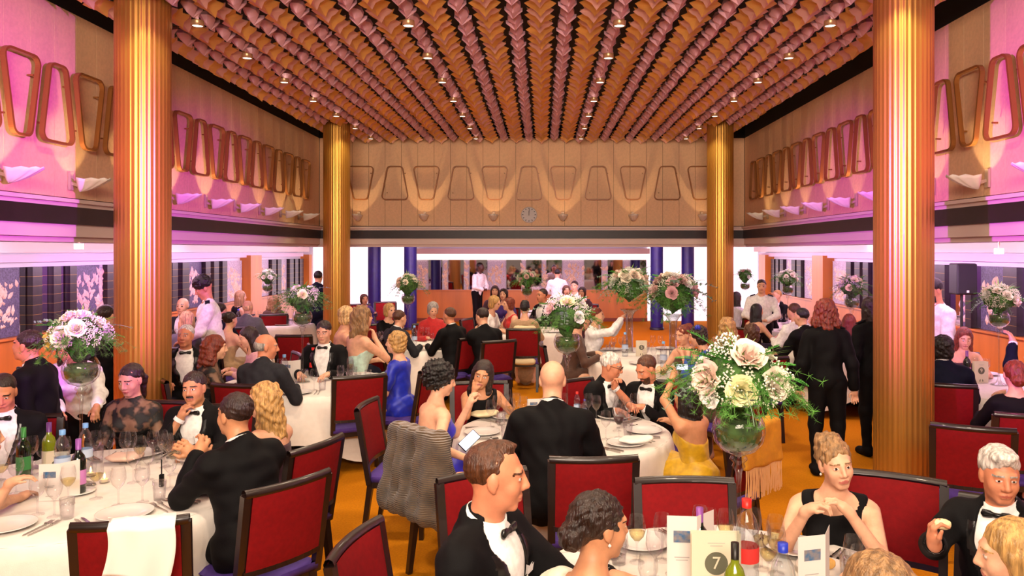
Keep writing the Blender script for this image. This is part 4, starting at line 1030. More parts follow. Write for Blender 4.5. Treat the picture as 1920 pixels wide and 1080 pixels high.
def setting(TX, TY, tr, ang, name, used=False, near=True):
    """place setting at angle ang (degrees, 0 = far side, clockwise) of a table"""
    a = math.radians(ang); d = Vector((math.sin(a), math.cos(a), 0)); p = Vector((TX, TY, 0)) + d * (tr - .19); rgt = Vector((-d.y, d.x, 0)); rz = math.atan2(d.x, -d.y) + (0)
    rz = math.atan2(-d.y, -d.x) - math.pi / 2
    g = f'place settings on {name}'
    single('dinner_plate', plm, p.x, p.y, TZ, 0, f'white china dinner plate set out on {name}', 'plate', g)
    if near:
        for k, (mm, nm) in enumerate(((fk, 'fork'), (fk, 'fork'), (kn, 'knife'), (kn, 'knife'))):
            off = (-.165 - .03 * k) if k < 2 else (.165 + .03 * (k - 2)); q = p - rgt * off * 1
            single(nm, mm, q.x, q.y, TZ, rz + random.uniform(-.12, .12), f'steel {nm} lying beside a plate on {name}', nm, g)
    q = p - d * .17 + rgt * .13; wine_glass(q.x, q.y, f'clear stemmed wine glass on {name}', f'wine glasses on {name}', random.choice([None, None, 'w', 'r']))
    q = p - d * .20 + rgt * .02; wine_glass(q.x, q.y, f'clear stemmed wine glass on {name}', f'wine glasses on {name}', random.choice([None, None, 'w']))
    q = p - d * .15 + rgt * .21; tumbler(q.x, q.y, f'clear water tumbler on {name}', f'tumblers on {name}')
def water_bottle(x, y, cap, label, z=TZ, h=.30, band=None):
    t = empty('water_bottle', label, 'bottle', (x, y, z)); k = h / .30
    MB().lathe([(0, .004), (.036, .002), (.040, .012), (.040, .06), (.037, .07), (.040, .08), (.040, .15), (.037, .16), (.040, .17), (.040, .20), (.032, .235), (.016, .262), (.0135, .285)], 20).xform(Matrix.Scale(k, 4)).build('body', glb, t, True)
    MB().lathe([(.0165, .272), (.0165, .300), (0, .300)], 14).xform(Matrix.Scale(k, 4)).build('cap', mat('cap_' + cap, {'blue': '1E35B0', 'red': 'D8281E', 'lightblue': '6FA8D8'}[cap], .4), t, True)
    MB().lathe([(.0408, .095), (.0408, .145)], 20).xform(Matrix.Scale(k, 4)).build('wrapper', mat('wrapper_' + (band or 'pale'), 'D8302C' if band == 'red' else 'B9CBE4', .5), t, True)
def wine_bottle(x, y, label, foil='8E4FA0', paperc='C77FC0', z=TZ, green=False):
    t = empty('wine_bottle', label, 'bottle', (x, y, z))
    g = glg if green == 'clear' else mat('wine_bottle_olive', '6E7A10', .15, coat=.5) if green else wineg
    MB().lathe([(0, .003), (.035, .002), (.038, .01), (.038, .185), (.030, .212), (.0155, .232), (.0135, .262)], 22).build('glass_body', g, t, True)
    MB().lathe([(.0145, .225), (.0150, .305), (0, .305)], 16).build('foil', mat('foil_' + foil, foil, .4, metal=.2), t, True)
    MB().lathe([(.0388, .055), (.0388, .135)], 22).build('paper_wrap', mat('wrap_' + paperc, paperc, .6), t, True)
def text(s_, size, m, parent, loc, rot, ext=.0006):
    cu = bpy.data.curves.new('lettering', 'FONT'); cu.body = s_; cu.size = size; cu.extrude = ext; cu.align_x = 'CENTER'; cu.align_y = 'CENTER'; cu.materials.append(m)
    o = bpy.data.objects.new('lettering', cu); C.objects.link(o); bpy.context.view_layer.update(); me = bpy.data.meshes.new_from_object(o.evaluated_get(bpy.context.evaluated_depsgraph_get())); bpy.data.objects.remove(o); o = mesh_obj('lettering', me, parent); o.location = loc; o.rotation_euler = rot; return o
photo_m = mat('printed_photo', '1F5E8C', .4, col2='8A7F7A', nscale=38); greyi = mat('print_grey', '5B5A48', .7)
def menu_card(x, y, rz, label, h=.21, w_=.105, photo='l'):
    """folded card standing open: two leaves meeting at the spine, printed picture on the front leaf"""
    t = empty('menu_card', label, 'menu card', (x, y, TZ), rz)
    a = MB(); a.box((0, 0, h / 2), (w_, .0012, h)); a.xform(Matrix.Translation((-w_ / 2, 0, 0))); a.build('front_leaf', paper, t)
    b = MB(); b.box((0, 0, h / 2), (w_, .0012, h)); b.xform(Matrix.Rotation(-2.3, 4, 'Z') @ Matrix.Translation((-w_ / 2, 0, 0))); b.build('rear_leaf', paper, t)
    MB().box((-w_ * .48, -.0014, h * .70), (w_ * .60, .0008, h * .17)).build('printed_photo', photo_m, t)
    for k, (z, l) in enumerate(((.40, .5), (.36, .4), (.12, .35))): MB().box((-w_ * .5, -.0012, h * z), (w_ * l, .0006, .003)).build('printed_line', mat('print_pale', 'A79E9A', .7), t)
def number_card(x, y, rz, label, digit='7', h=.16):
    t = empty('table_number_card', label, 'card', (x, y, TZ), rz); w_ = h * .70
    MB().box((0, 0, h / 2), (w_, .0016, h)).build('card_leaf', mat('card_cream', 'DCCFB4', .8), t)
    q = MB().box((0, 0, h / 2), (w_, .0012, h)).xform(Matrix.Translation((0, .03, 0)) @ Matrix.Rotation(.0, 4, 'Z')); q.build('card_back', mat('card_cream'), t)
    d = MB().lathe([(0, 0), (h * .165, 0)], 32).xform(Matrix.Translation((0, -.0016, h * .57)) @ Matrix.Rotation(math.pi / 2, 4, 'X')); d.build('number_disc', greyi, t)
    text(digit, h * .25, mat('card_cream'), t, (0, -.0022, h * .57), (math.pi / 2, 0, 0))
    for k, z in ((0, .86), (1, .82)): MB().box((0, -.0014, h * z), (w_ * (.35, .25)[k], .0006, .002)).build('printed_line', mat('print_pale'), t)
    m = MB()
    for sg in (-1, 1): m.prism([(sg * .012, .012), (sg * .022, .016), (sg * .018, .032), (sg * .008, .04)] if sg > 0 else [(sg * .008, .04), (sg * .018, .032), (sg * .022, .016), (sg * .012, .012)], 0, .0006)
    m.xform(Matrix.Translation((0, -.001, 0)) @ Matrix.Rotation(math.pi / 2, 4, 'X')); tag(m.build('printed_emblem', greyi, t), kind='stuff')
def candle(x, y, label):
    t = empty('tea_light', label, 'candle', (x, y, TZ)); MB().lathe([(0, .003), (.028, .003), (.032, .05), (.034, .07)], 18).build('holder', gl, t, True)
    MB().lathe([(0, .006), (.02, .006), (.02, .022), (0, .022)], 14).build('wax', mat('wax', 'F2E2C0', .5), t); MB().lathe([(0, .022), (.006, .032), (.004, .048), (0, .058)], 8).build('flame', mat('flame', 'FFC860', .5, emit=25, ecol='FFB860'), t, True)
# ---------------------------------------------------------------- vases and bouquets
vgl = glassmat('vase_glass', (.93, .96, .95), .75, .07)
vb = MB().lathe([(.018, .575), (.030, .582), (.066, .598), (.092, .630), (.101, .670), (.096, .705), (.083, .730), (.079, .738)], 32).data('bowl', vgl, True)
vs_ = MB().lathe([(.030, .575), (.034, .562), (.020, .548), (.026, .535), (.013, .515), (.0085, .45), (.0075, .30), (.0085, .12), (.014, .06), (.030, .025), (.072, .010), (.078, .003), (.0, .001)], 24).data('stem', vgl, True)
moss = mat('moss', '3C5424', .9, noise=.5, nscale=30)
mb_ = MB(); mb_.lathe([(0, .592), (.055, .605), (.080, .632), (.088, .668), (.080, .705), (.0, .712)], 24); mossd = mb_.data('packing_leaves', moss, True)
tv = MB().lathe([(.09, .0), (.088, .004), (.05, .01), (.048, .44), (.055, .50), (.085, .545), (.125, .575), (.128, .580), (.083, .552), (.050, .50), (.044, .44), (.044, .02)], 32).data('cylinder', vgl, True)
def vase(x, y, label, kind='goblet', z=TZ):
    t = empty('glass_vase', label, 'vase', (x, y, z))
    if kind == 'goblet': mesh_obj('bowl', vb, t); mesh_obj('stem', vs_, t); mesh_obj('packing_leaves', mossd, t)
    else: mesh_obj('cylinder', tv, t)
ROSE = {'cream': 'F2E4CE', 'blush': 'F0D0BE', 'white': 'F1EDE4', 'pink': 'DDA9AC', 'yellow': 'E3B85A', 'dusty': 'C09A90', 'lemon': 'EFE8AE'}
def rose_mesh(c, seed):
    r = random.Random(seed); m = MB(); ga = 2.4
    for i in range(20):
        q = i / 20; a = i * ga + r.uniform(-.2, .2); R_ = .006 + .040 * q; hgt = .040 - .012 * q; lean = .15 + 1.0 * q ** 1.6; wdt = .020 + .024 * q
        def fn(u, v, a=a, R_=R_, hgt=hgt, lean=lean, wdt=wdt):
            s_ = (u - .5) * 2; t_ = v; rad = R_ * (.35 + .65 * t_ ** .6) + t_ * t_ * hgt * .55 * math.sin(lean); zz = -.022 + t_ * (hgt * (1.25 - .55 * q)) - .010 * s_ * s_ * t_ + .004 * math.sin(s_ * 5 + i)
            aa = a + s_ * wdt / max(R_ + .012, .018) * (.55 + .45 * math.sin(t_ * 2.4)); return (rad * math.cos(aa), rad * math.sin(aa), zz)
        m.grid(fn, 4, 4)
    return m.data('rose', mat('rose_' + c, ROSE[c], .6, noise=.08, nscale=30), True)
ROSES = {c: rose_mesh(c, i) for i, c in enumerate(ROSE)}
def gyp_mesh():
    r = random.Random(3); m = MB()
    for i in range(110):
        d = Vector((r.gauss(0, 1), r.gauss(0, 1), abs(r.gauss(0, .8)) + .25)).normalized() * r.uniform(.055, .085); s_ = .0055
        m.add([d + Vector(v) * s_ for v in ((1, 0, 0), (0, 1, 0), (-1, 0, 0), (0, -1, 0), (0, 0, 1), (0, 0, -1))], [(0, 1, 4), (1, 2, 4), (2, 3, 4), (3, 0, 4), (1, 0, 5), (2, 1, 5), (3, 2, 5), (0, 3, 5)], 0)
        if i % 4 == 0: m.bar((0, 0, -.03), d, .0015, mi=1)
    return m.data('gypsophila_spray', [mat('gyp_white', 'E4E2CC', .8), mat('leaf_mid', '3C6A22', .6, noise=.3, nscale=10)])
def fern_mesh(n=26, L_=.26, w_=.055, seed=1):
    r = random.Random(seed); m = MB()
    def ctr(t): return Vector((0, t * L_, .10 * t * L_ * 4 - .16 * t * t * L_ * 3.2))
    m.tube([ctr(i / 6) for i in range(7)], [.002] * 6 + [.0008], 4)
    for i in range(2, n):
        t = i / n; c = ctr(t); l = w_ * math.sin(math.pi * (t * .8 + .12)) * r.uniform(.8, 1.2)
        for sg in (-1, 1):
            d = Vector((sg, .55, r.uniform(-.3, .25))).normalized(); n_ = Vector((0, 0, 1)).cross(d).normalized() * .0035; tip = c + d * l; mid = c + d * l * .5 + Vector((0, 0, .004))
            m.add([c, mid + n_, tip, mid - n_], [(0, 1, 2, 3)])
    return m.data('fern_frond', mat('leaf_fern', '2E7A1C', .6, noise=.35, nscale=8))
def blade_mesh():
    m = MB()
    for k in range(4):
        a = k * 1.6; 
        m.grid(lambda u, v, a=a: ((v - .5) * .016 * math.sin(math.pi * min(u + .08, 1)) + .02 * math.cos(a) * u * 2, .02 * math.sin(a) + u * .20, .10 * u - .12 * u * u + .01 * math.sin(a)), 6, 1)
    return m.data('grass_blade', mat('leaf_olive', '6C8A3A', .6, noise=.25, nscale=8))
def wispy_mesh(seed=5):
    r = random.Random(seed); m = MB()
    for b in range(7):
        L_ = r.uniform(.18, .30); a = r.uniform(-.5, .5); pts = [Vector((math.sin(a) * L_ * t, math.cos(a) * L_ * t, .06 * t - .22 * t * t)) for t in np.linspace(0, 1, 8)]; m.tube(pts, .001, 3)
        for i in range(1, 8):
            for k in range(9):
                d = Vector((r.gauss(0, 1), r.gauss(0, .6), r.gauss(0, 1))).normalized() * .032; n_ = d.cross(Vector((0, 1, 0))).normalized() * .0016; p = pts[i]
                m.add([p - n_, p + n_, p + d], [(0, 1, 2)])
    return m.data('asparagus_fern', mat('leaf_wispy', '4A7F2A', .7, noise=.3, nscale=8))
def eucal_mesh():
    r = random.Random(9); m = MB()
    pts = [Vector((.01 * math.sin(t * 5), .26 * t, .10 * t - .20 * t * t)) for t in np.linspace(0, 1, 9)]; m.tube(pts, .0015, 4)
    for i in range(1, 9):
        for sg in (-1, 1):
            c = pts[i] + Vector((sg * .020, .006, r.uniform(-.01, .01))); a = r.uniform(0, 1); q = .016 * (1.15 - i * .05)
            m.add([c + Vector((math.cos(k * 1.047) * q, math.sin(k * 1.047) * q * .8, .006 * math.sin(k + a))) for k in range(6)], [tuple(range(6))])
    return m.data('eucalyptus_sprig', mat('leaf_grey', '6F8A74', .6, noise=.15, nscale=8))
GY = gyp_mesh(); FERN = [fern_mesh(seed=1), fern_mesh(30, .22, .045, 2)]; BL = blade_mesh(); WI = [wispy_mesh(5), wispy_mesh(6)]; EU = eucal_mesh()
def bouquet(x, y, z, label, R_=.25, roses=('cream', 'blush'), nr=6, seed=0, gyp=7, fern=18, wisp=6, blade=4, euc=4, flat=.95, big=None):
    r = random.Random(seed); t = empty('bouquet', label, 'bouquet', (x, y, z))
    def put(me, d, rad, sc_, tilt=0, face=False):
        o = mesh_obj(me.name.split('.')[0], me, t); d = Vector(d).normalized(); p = Vector((d.x * rad, d.y * rad, d.z * rad * flat)); o.location = p
        if face: o.rotation_euler = d.to_track_quat('Z', 'Y').to_euler()
        else: o.rotation_euler = (d.to_track_quat('Y', 'Z')).to_euler()
        o.scale = (sc_,) * 3
    k = R_ / .25
    v_ = Vol(); v_.ell((0, 0, .02), (R_ * .62, R_ * .62, R_ * .52), k=.02); v_.cone((0, 0, 0), (0, 0, -R_ * .50), R_ * .30, .04, k=.04)
    a_, b_ = polygonise(v_, .018 if nr < 12 else .022, wob=wobble(.014, .05, seed)); mesh_obj('leaf_core', np_mesh('leaf_core', a_, b_, [mat('leaf_core', '35581F', .8, noise=.5, nscale=40, bump=1, bscale=60)]), t)
    pos = big or []
    for i, (a, e, c, s_) in enumerate(pos): put(ROSES[c], (math.sin(a) * math.cos(e), -math.cos(a) * math.cos(e), math.sin(e)), R_ * .86, s_, face=True)
    for i in range(nr if nr < 5 else int(nr * 1.5)):
        a = i * 2.4 + r.uniform(-.3, .3); e = r.uniform(-.05, 1.3); put(ROSES[r.choice(roses)], (math.cos(a) * math.cos(e), math.sin(a) * math.cos(e), math.sin(e)), R_ * r.uniform(.74, .86), k * r.uniform(.85, 1.2), face=True)
    for i in range(gyp): a = i * 2.4 + .9; e = r.uniform(-.1, 1.2); put(GY, (math.cos(a) * math.cos(e), math.sin(a) * math.cos(e), math.sin(e)), R_ * r.uniform(.5, .68), k * 1.0, face=True)
    for i in range(fern): a = i * 2.4; e = r.uniform(-.12, .9); put(FERN[i % 2], (math.cos(a) * math.cos(e), math.sin(a) * math.cos(e), math.sin(e)), R_ * .15, k * r.uniform(.8, 1.1))
    for i in range(fern // 2): a = i * 2.4 + .5; e = r.uniform(-.9, -.1); put(FERN[i % 2], (math.cos(a) * math.cos(e), math.sin(a) * math.cos(e), math.sin(e)), R_ * .1, k * r.uniform(.6, .85))
    for i in range(wisp): a = i * 2.4 + 1.7; e = r.uniform(-.1, .6); put(WI[i % 2], (math.cos(a) * math.cos(e), math.sin(a) * math.cos(e), math.sin(e)), R_ * .3, k * r.uniform(.8, 1.1))
    for i in range(blade): a = i * 2.4 + 1.1; e = r.uniform(.5, 1.3); put(BL, (math.cos(a) * math.cos(e), math.sin(a) * math.cos(e), math.sin(e)), R_ * .3, k * r.uniform(.9, 1.2))
    for i in range(euc): a = i * 2.4 + 2.2; e = r.uniform(-.2, .7); put(EU, (math.cos(a) * math.cos(e), math.sin(a) * math.cos(e), math.sin(e)), R_ * .35, k * r.uniform(.8, 1.1))
    return t
# ---------------------------------------------------------------- tables with cloth and centrepieces
TB = {}
def full_table(key, px, s, r, lab, cloth, near=False, seed=0):
    X, Y = XY(px, s); TB[key] = (X, Y, r, lab); table((f'round banquet table under white cloth, {lab}', f'white tablecloth hanging in folds, {lab}'), X, Y, r, seed, near)
full_table('T1', 171, 325, .92, 'front left with the water bottles', 0, True, 1)
full_table('T4', 1385, 491, .88, 'closest at the lower right', 0, True, 2)
full_table('T3', 1055, 248, .80, 'in the middle by the bald man', 0, True, 3)
full_table('T2', 575, 181, .85, 'second at the left by the laughing man', 0, False, 4)
full_table('T6', 775, 129, .85, 'by the dark red sweater', 0, False, 5)
full_table('T7', 990, 108, .85, 'far middle by the beige jacket', 0, False, 6)
full_table('T8', 1225, 145, .95, 'under the two largest bouquets', 0, False, 7)
full_table('T9', 1476, 105, .80, 'far right by the dark suited guests', 0, False, 8)
full_table('T10', 1595, 139, .85, 'behind the standing woman in black', 0, False, 9)
full_table('T11', 1872, 185, .88, 'at the right edge under the loudspeaker', 0, False, 10)
full_table('T5', 505, 99, .85, 'far left below the small white bouquet', 0, False, 11)
full_table('T13', 395, 125, .85, 'left surround by the curly-haired waiter', 0, False, 12)
full_table('T12', 1412, 94, .80, 'far right below the smallest bouquet', 0, False, 13)
full_table('T14', 1050, 84, .85, 'far end by the serving staff', 0, False, 14)
q = math.pi
BQ = [('T1', 152, 'wide bouquet of cream peonies and fern on the front left table', ('cream',), 1, dict(gyp=18, fern=26, wisp=9, seed=11, big=[(-.15, .15, 'cream', 1.2), (.35, .5, 'cream', 1.05), (-1.15, .1, 'yellow', 1.0), (-.9, -.25, 'yellow', .8), (-.3, 1.1, 'blush', 1.1), (.5, 1.2, 'white', 1.1)])),
      ('T4', 1385, 'largest bouquet in front, pale peonies and baby\'s breath on the nearest vase', ('blush', 'cream'), 2, dict(gyp=14, fern=38, wisp=14, blade=5, seed=12, big=[(.05, .85, 'blush', 1.3), (-1.0, .20, 'blush', 1.25), (-.2, .0, 'lemon', 1.1), (.6, .12, 'cream', 1.2), (-.9, -.2, 'white', .8)])),
      ('T3', 1063, 'bouquet with a white lily-like bloom on the middle table', ('white', 'blush'), 2, dict(gyp=12, fern=20, wisp=8, seed=13, big=[(0, .9, 'lemon', 1.1), (-1.0, .5, 'blush', 1.1), (.5, .1, 'white', .9)])),
      ('T2', 567, 'green leafy bouquet with one pale yellow bloom on the second left table', ('white', 'cream'), 2, dict(gyp=9, fern=24, wisp=12, euc=8, seed=14, big=[(.3, .4, 'lemon', 1.0)])),
      ('T6', 765, 'small grey-green bouquet with blush roses before the blue column', ('blush', 'cream'), 7, dict(gyp=8, fern=14, wisp=4, euc=8, seed=15)),
      ('T7', 988, 'bouquet topped with purple blooms at the far middle table', ('dusty', 'pink', 'cream'), 8, dict(gyp=6, fern=18, wisp=8, seed=16)),
      ('T9', 1477, 'loose white rose bouquet between the blue striped posts', ('white', 'cream'), 6, dict(gyp=8, fern=14, wisp=6, seed=17)),
      ('T10', 1597, 'pale yellow rose bouquet behind the standing woman', ('cream', 'lemon'), 6, dict(gyp=9, fern=18, wisp=6, seed=18)),
      ('T11', 1873, 'white bouquet on the vase at the right edge', ('white', 'cream', 'blush'), 9, dict(gyp=14, fern=14, wisp=4, euc=8, seed=19)),
      ('T5', 502, 'small round white bouquet in front of the far left mirrors', ('white', 'cream'), 8, dict(gyp=9, fern=12, wisp=3, euc=5, seed=20)),
      ('T12', 1397, 'smallest green and blush bouquet beside the far right column', ('blush', 'pink', 'white'), 6, dict(gyp=4, fern=16, wisp=4, seed=21))]
for key, px, lab, rc, nr, kw in BQ:
    X, Y, r, _ = TB[key]; X = X + (px - (CX + X * F / Y)) / (F / Y)
    bouquet(X, Y, 1.595, lab, R_=.215 if key not in ('T5', 'T12', 'T1') else .19, roses=rc, nr=nr, **kw)
    vase(X, Y, f'clear glass goblet vase on the round table {TB[key][3]}')
for px, s, lab, vl, R_, sd, rc in ((1180, 140, 'tall green bouquet of white and peach roses, left of the largest dusty pink one', 'flared cylinder vase under the green and white bouquet', .32, 31, ('white', 'cream', 'blush')),
                           (1262, 152, 'broad bouquet of dusty pink and white roses with trailing eucalyptus', 'flared cylinder vase under the dusty pink rose bouquet', .36, 32, ('dusty', 'white', 'pink', 'dusty', 'cream'))):
    X, Y = XY(px, s); vase(X, Y, vl, 'cyl'); bouquet(X, Y, 1.55 if s > 145 else 1.62, lab, R_=R_, roses=rc, nr=22, seed=sd, gyp=5, fern=34, wisp=8, euc=14, blade=2)
# ---------------------------------------------------------------- ware on the tables
X, Y, r, _ = TB['T1']; nm = 'the front left table'
for a in (137, 182, 98, 66, 32, -5, -45, -95): setting(X, Y, r - .05, a, nm)
X, Y, r, _ = TB['T3']; nm = 'the middle table'
for a in (180, 135, 95, 45, 5, -45, -100, -140): setting(X, Y, r, a, nm)
X, Y, r, _ = TB['T4']; nm = 'the nearest right table'
for a in (-60, -25, 10, 35, 85): setting(X, Y, r, a, nm)
X, Y, r, _ = TB['T2']; nm = 'the second left table'
for a in (170, 120, 60, 10, -50, -110): setting(X, Y, r, a, nm)
FN = {'T6': 'the table by the dark red sweater', 'T7': 'the far middle table', 'T8': 'the table of the two largest bouquets', 'T9': 'the far right table', 'T10': 'the table behind the standing woman', 'T11': 'the right edge table', 'T5': 'the far left table', 'T13': 'the left surround table', 'T12': 'the table below the smallest bouquet', 'T14': 'the far end table'}
for key, nm in FN.items():
    X, Y, r, _ = TB[key]
    for a in range(20, 380, 60): setting(X, Y, r, a, nm, near=False)
def on(px, py, z=TZ): s = (py - CY) / (EYE - z); return XY(px, s)
def wb_(px, py, cap, lab, **k): x, y = on(px, py); water_bottle(x, y, cap, lab, **k)
wb_(117, 905, 'lightblue', 'pale blue plastic water bottle standing beside the vase on the front left table', h=.31)
wb_(160, 885, 'lightblue', 'second blue-tinted water bottle being set down by the waitress', h=.30)
x, y = on(147, 925); wine_bottle(x, y, 'dark wine bottle with mauve paper band on a small plate, front left table'); single('side_plate', spm, x, y, TZ - .0, 0, 'small white plate under the wine bottle on the front left table', 'plate', 'small plates')
x, y = on(92, 885); wine_bottle(x, y, 'olive wine bottle half hidden by the number card, front left table', foil='5B2F6E', paperc='D8CDB0', green=True)
x, y = on(44, 897); wine_bottle(x, y, 'bright green glass bottle at the left edge of the front left table', foil='2C7A30', paperc='3C8A48', green='clear')
x, y = on(112, 938); menu_card(x, y, .15, 'folded white menu card with a red and blue printed photo, front left table', h=.20)
x, y = on(106, 900); number_card(x, y, .2, 'cream number card with a grey disc leaning by the water bottle, front left', '3')
x, y = on(170, 893); candle(x, y, 'burning tea light in a clear cup on the front left table')
x, y = on(196, 905); candle(x, y, 'second burning tea light right of the vase, front left table')
x, y = on(303, 912); t = empty('lipstick', 'black lipstick tube standing open on the front left table', 'cosmetic', (x, y, TZ)); MB().box((0, 0, .035), (.022, .022, .07)).build('barrel', cloth_mat('black'), t, bevel=.002); MB().bar((0, 0, .07), (0, 0, .155), .005).build('wand', cloth_mat('black'), t)
for px, py, fl in ((128, 945, 'w'), (180, 935, 'w'), (245, 868, None), (287, 868, 'r'), (262, 880, 'w'), (310, 876, None), (180, 868, None), (22, 880, None), (60, 880, 'w'), (250, 905, None), (278, 900, None), (30, 925, None), (325, 890, 'w')):
    x, y = on(px, py); wine_glass(x, y, 'clear stemmed wine glass on the front left table', 'wine glasses on the front left table', fl)
# ware on the nearest table
def on4(px, dist): s = F / dist; return ((px - CX) / s, dist)
x, y = on4(1312, F/457); wine_bottle(x, y, 'dark wine bottle with purple foil neck behind the cream number card')
x, y = on4(1258, F/462); menu_card(x + .105, y, -.08, 'tall folded white menu card with a blue printed photo left of the wine bottle', h=.28, w_=.12)
x, y = on4(1343, F/487); number_card(x, y, -.03, 'cream table number card with a grey disc on the nearest table', '7', h=.27)
x, y = on4(1400, F/466); water_bottle(x, y, 'red', 'tall clear water bottle with red cap and red striped wrapper', h=.36, band='red')
x, y = on4(1378, F/520); wine_bottle(x, y, 'olive green wine bottle between the number card and the red-capped water', foil='151008', paperc='B9C21C', green=True)
x, y = on4(1468, F/533); water_bottle(x, y, 'blue', 'squat clear water bottle with royal blue cap, nearest table', h=.33)
x, y = on4(1485, F/480); menu_card(x + .13, y, .25, 'leaning white menu card with dark printed photo by the blue-capped bottle', h=.25, w_=.12)
for d_, px, fl in ((3.2, 1228, None), (3.25, 1262, None), (3.3, 1428, 'w'), (3.25, 1456, 'w'), (3.15, 1440, 'w'), (2.95, 1215, None), (3.45, 1330, None)):
    x, y = on4(px, d_); wine_glass(x, y, 'clear stemmed wine glass on the nearest right table', 'wine glasses on the nearest right table', fl)
x, y = on4(1598, 3.15); tumbler(x, y, 'clear water tumbler right of the bread plate', 'tumbler by bread')
x, y = on4(1545, 3.28); single('side_plate', plm, x, y, TZ, 0, 'white plate with a bread roll before the woman in black', 'plate', 'bread plate').scale = (.85,) * 3
bread = mat('bread_crust', 'D2A055', .7, noise=.25, nscale=30, bump=.2, bscale=60); crumb = mat('bread_crumb', 'EBD9A8', .9, bump=.4, bscale=120)
def roll(x, y, z, label, s_=1):
    v = Vol(); v.ell((0, 0, .022), (.034, .024, .022), k=.01); v.ell((.018, .004, .02), (.02, .02, .018), k=.01); a, b = polygonise(v, .006, wob=wobble(.002, .03, 4), pad=.01)
    o = mesh_obj('bread_roll', np_mesh('bread_roll', a, b, [bread])); o.location = (x, y, z); o.scale = (s_,) * 3; tag(o, label, 'bread'); return o
roll(x + .01, y, TZ + .012, 'golden bread roll lying on the plate before the woman in black'); roll(x - .075, y + .01, TZ + .014, 'torn bread end at the left rim of the bread plate', .6)
# ware on the other tables
X, Y, r, _ = TB['T2']
wb_(533, 722, 'lightblue', 'pale water bottle in front of the laughing man, left one', h=.31); wb_(587, 705, 'red', 'red-capped water bottle with red wrapper before the laughing man', h=.31, band='red')
x, y = on(548, 712); menu_card(x, y, .1, 'plain white menu card by the water bottles on the second left table', h=.2)
for i, (px, py) in enumerate(((648, 708), (664, 706), (655, 716), (690, 712), (515, 735), (622, 700), (638, 720))): x, y = on(px, py); tumbler(x, y, 'clear water tumbler on the second left table', 'tumblers on the second left table')
wb_(1082, 780, 'red', 'red-capped water bottle right of the bald man', h=.2); wb_(1096, 783, 'blue', 'small blue-capped bottle right of the bald man', h=.15)
x, y = on(1012, 777); menu_card(x, y, .1, 'white card left of the bald man on the middle table', h=.13)
for px, py in ((1160, 790), (1175, 800), (1190, 785), (1150, 775), (1185, 812), (932, 790), (920, 800), (950, 775), (968, 785)): x, y = on(px, py); wine_glass(x, y, 'clear stemmed wine glass on the middle table', 'wine glasses on the middle table')
wb_(1172, 668, 'lightblue', 'water bottle under the tall green bouquet', h=.31); wb_(1244, 690, 'lightblue', 'water bottle left of the blue dress', h=.31)
x, y = on(1203, 668); number_card(x, y, 0, 'white number card between the two tall vases', '5', h=.2)
wb_(777, 650, 'lightblue', 'pale water bottle on the table by the blue column', h=.3); wb_(447, 610, 'blue', 'water bottle on the left surround table', h=.3)
x, y = on(1840, 718); number_card(x, y, .1, 'white number card with grey disc on the right edge table', '9', h=.22)
x, y = on(1813, 712); wine_bottle(x, y, 'dark wine bottle on the right edge table', z=TZ)
for k in range(4): x, y = on(1230 + k * 9, 742 - k * 3); 
# ---------------------------------------------------------------- the guests
WHO = []
def guest(who, tail, px, py, s, face, chair_=True, **k):
    r, inf = person((who + ' ' + tail).strip(), px, py, s, face, **k)
    WHO.append((r.location.x, r.location.y, who))
    if chair_ and not k.get('standing'):
        p = math.radians(face); chair(f'red padded dining chair under the {who}', inf['ox'] - math.sin(p) * .02, inf['oy'] - math.cos(p) * .02, face)
    return r, inf
clasp = lambda w, w2=None, c=.9: ({'w': w, 'd': (.6, .2, .7), 'curl': c, 'hint': (-.4, .3, -.9)}, {'w': w2 or w, 'd': (-.6, .2, .7), 'curl': c, 'hint': (.4, .3, -.9)})
# nearest table
guest('clean-shaven man in a tuxedo with white pocket square', 'seen in profile, closest to the camera', 930, 893, 520, 112, False, hair=('receding', 'brown'), tone='ruddy', lean=6, look=(-22, 4, 0), extras=('pocket',), hands=({'w': (1150, 1085, 520), 'd': (0, 1, 0)}, 'lap'), lod='near')
guest('brunette with a loose low chignon', 'in a cream wrap beside the profiled man', 1125, 985, 570, 42, hair=('lowbun', 'dark'), sex='f', outfit='top', col='ivory', tone='tan', look=(24, 6, 0), extras=('earrings',), lean=10)
guest('man whose greying short hair alone shows', 'at the bottom edge', 1642, 1128, 770, -12, hair=('short', 'sandy'), tone='fair', outfit='suit', lod='near', lean=12)
guest('blonde woman in a sleeveless black dress', 'leaning her chin on folded hands', 1566, 868, 405, 197, False, hair=('updo', 'sandy'), sex='f', outfit='sleeveless', look=(-20, 6, 9), extras=('earrings',), lean=18, scale=.97,
      hands=({'w': (1590, 958, 430), 'd': (.75, .0, .55), 'curl': .75, 'hint': (-.5, .6, -1)}, {'w': (1512, 958, 430), 'd': (-.8, .0, .5), 'curl': .85, 'hint': (.5, .6, -1)}))
_, inf = guest('silver-haired man holding a torn bread piece', 'at the lower right', 1874, 890, 450, 222, hair=('quiff', 'white'), tone='ruddy', look=(-30, 8, 0), lean=8,
      hands=('lap', {'w': (1752, 1020, 480), 'd': (.1, .1, 1), 'curl': 1.0, 'n': (-.8, -.5, 0), 'hint': (.6, -.2, -.9)}))
o = roll(*XYZ(1766, 992, 482), 'torn piece of white bread held up by the silver-haired man', .9); o.data.materials[0] = crumb
guest('woman with long fringed blonde hair', 'in the lower right corner, seen in profile', 1895, 1040, 600, 292, hair=('long', 'blonde'), sex='f', outfit='top', col='black', tone='fair', look=(-5, 6, 0))
chair('red dining chair tucked behind the profiled man, lower left of the nearest table', -.47, 3.06, 100)
chair('empty red dining chair between the profiled man and the empty seat', -.18, 3.76, 152)
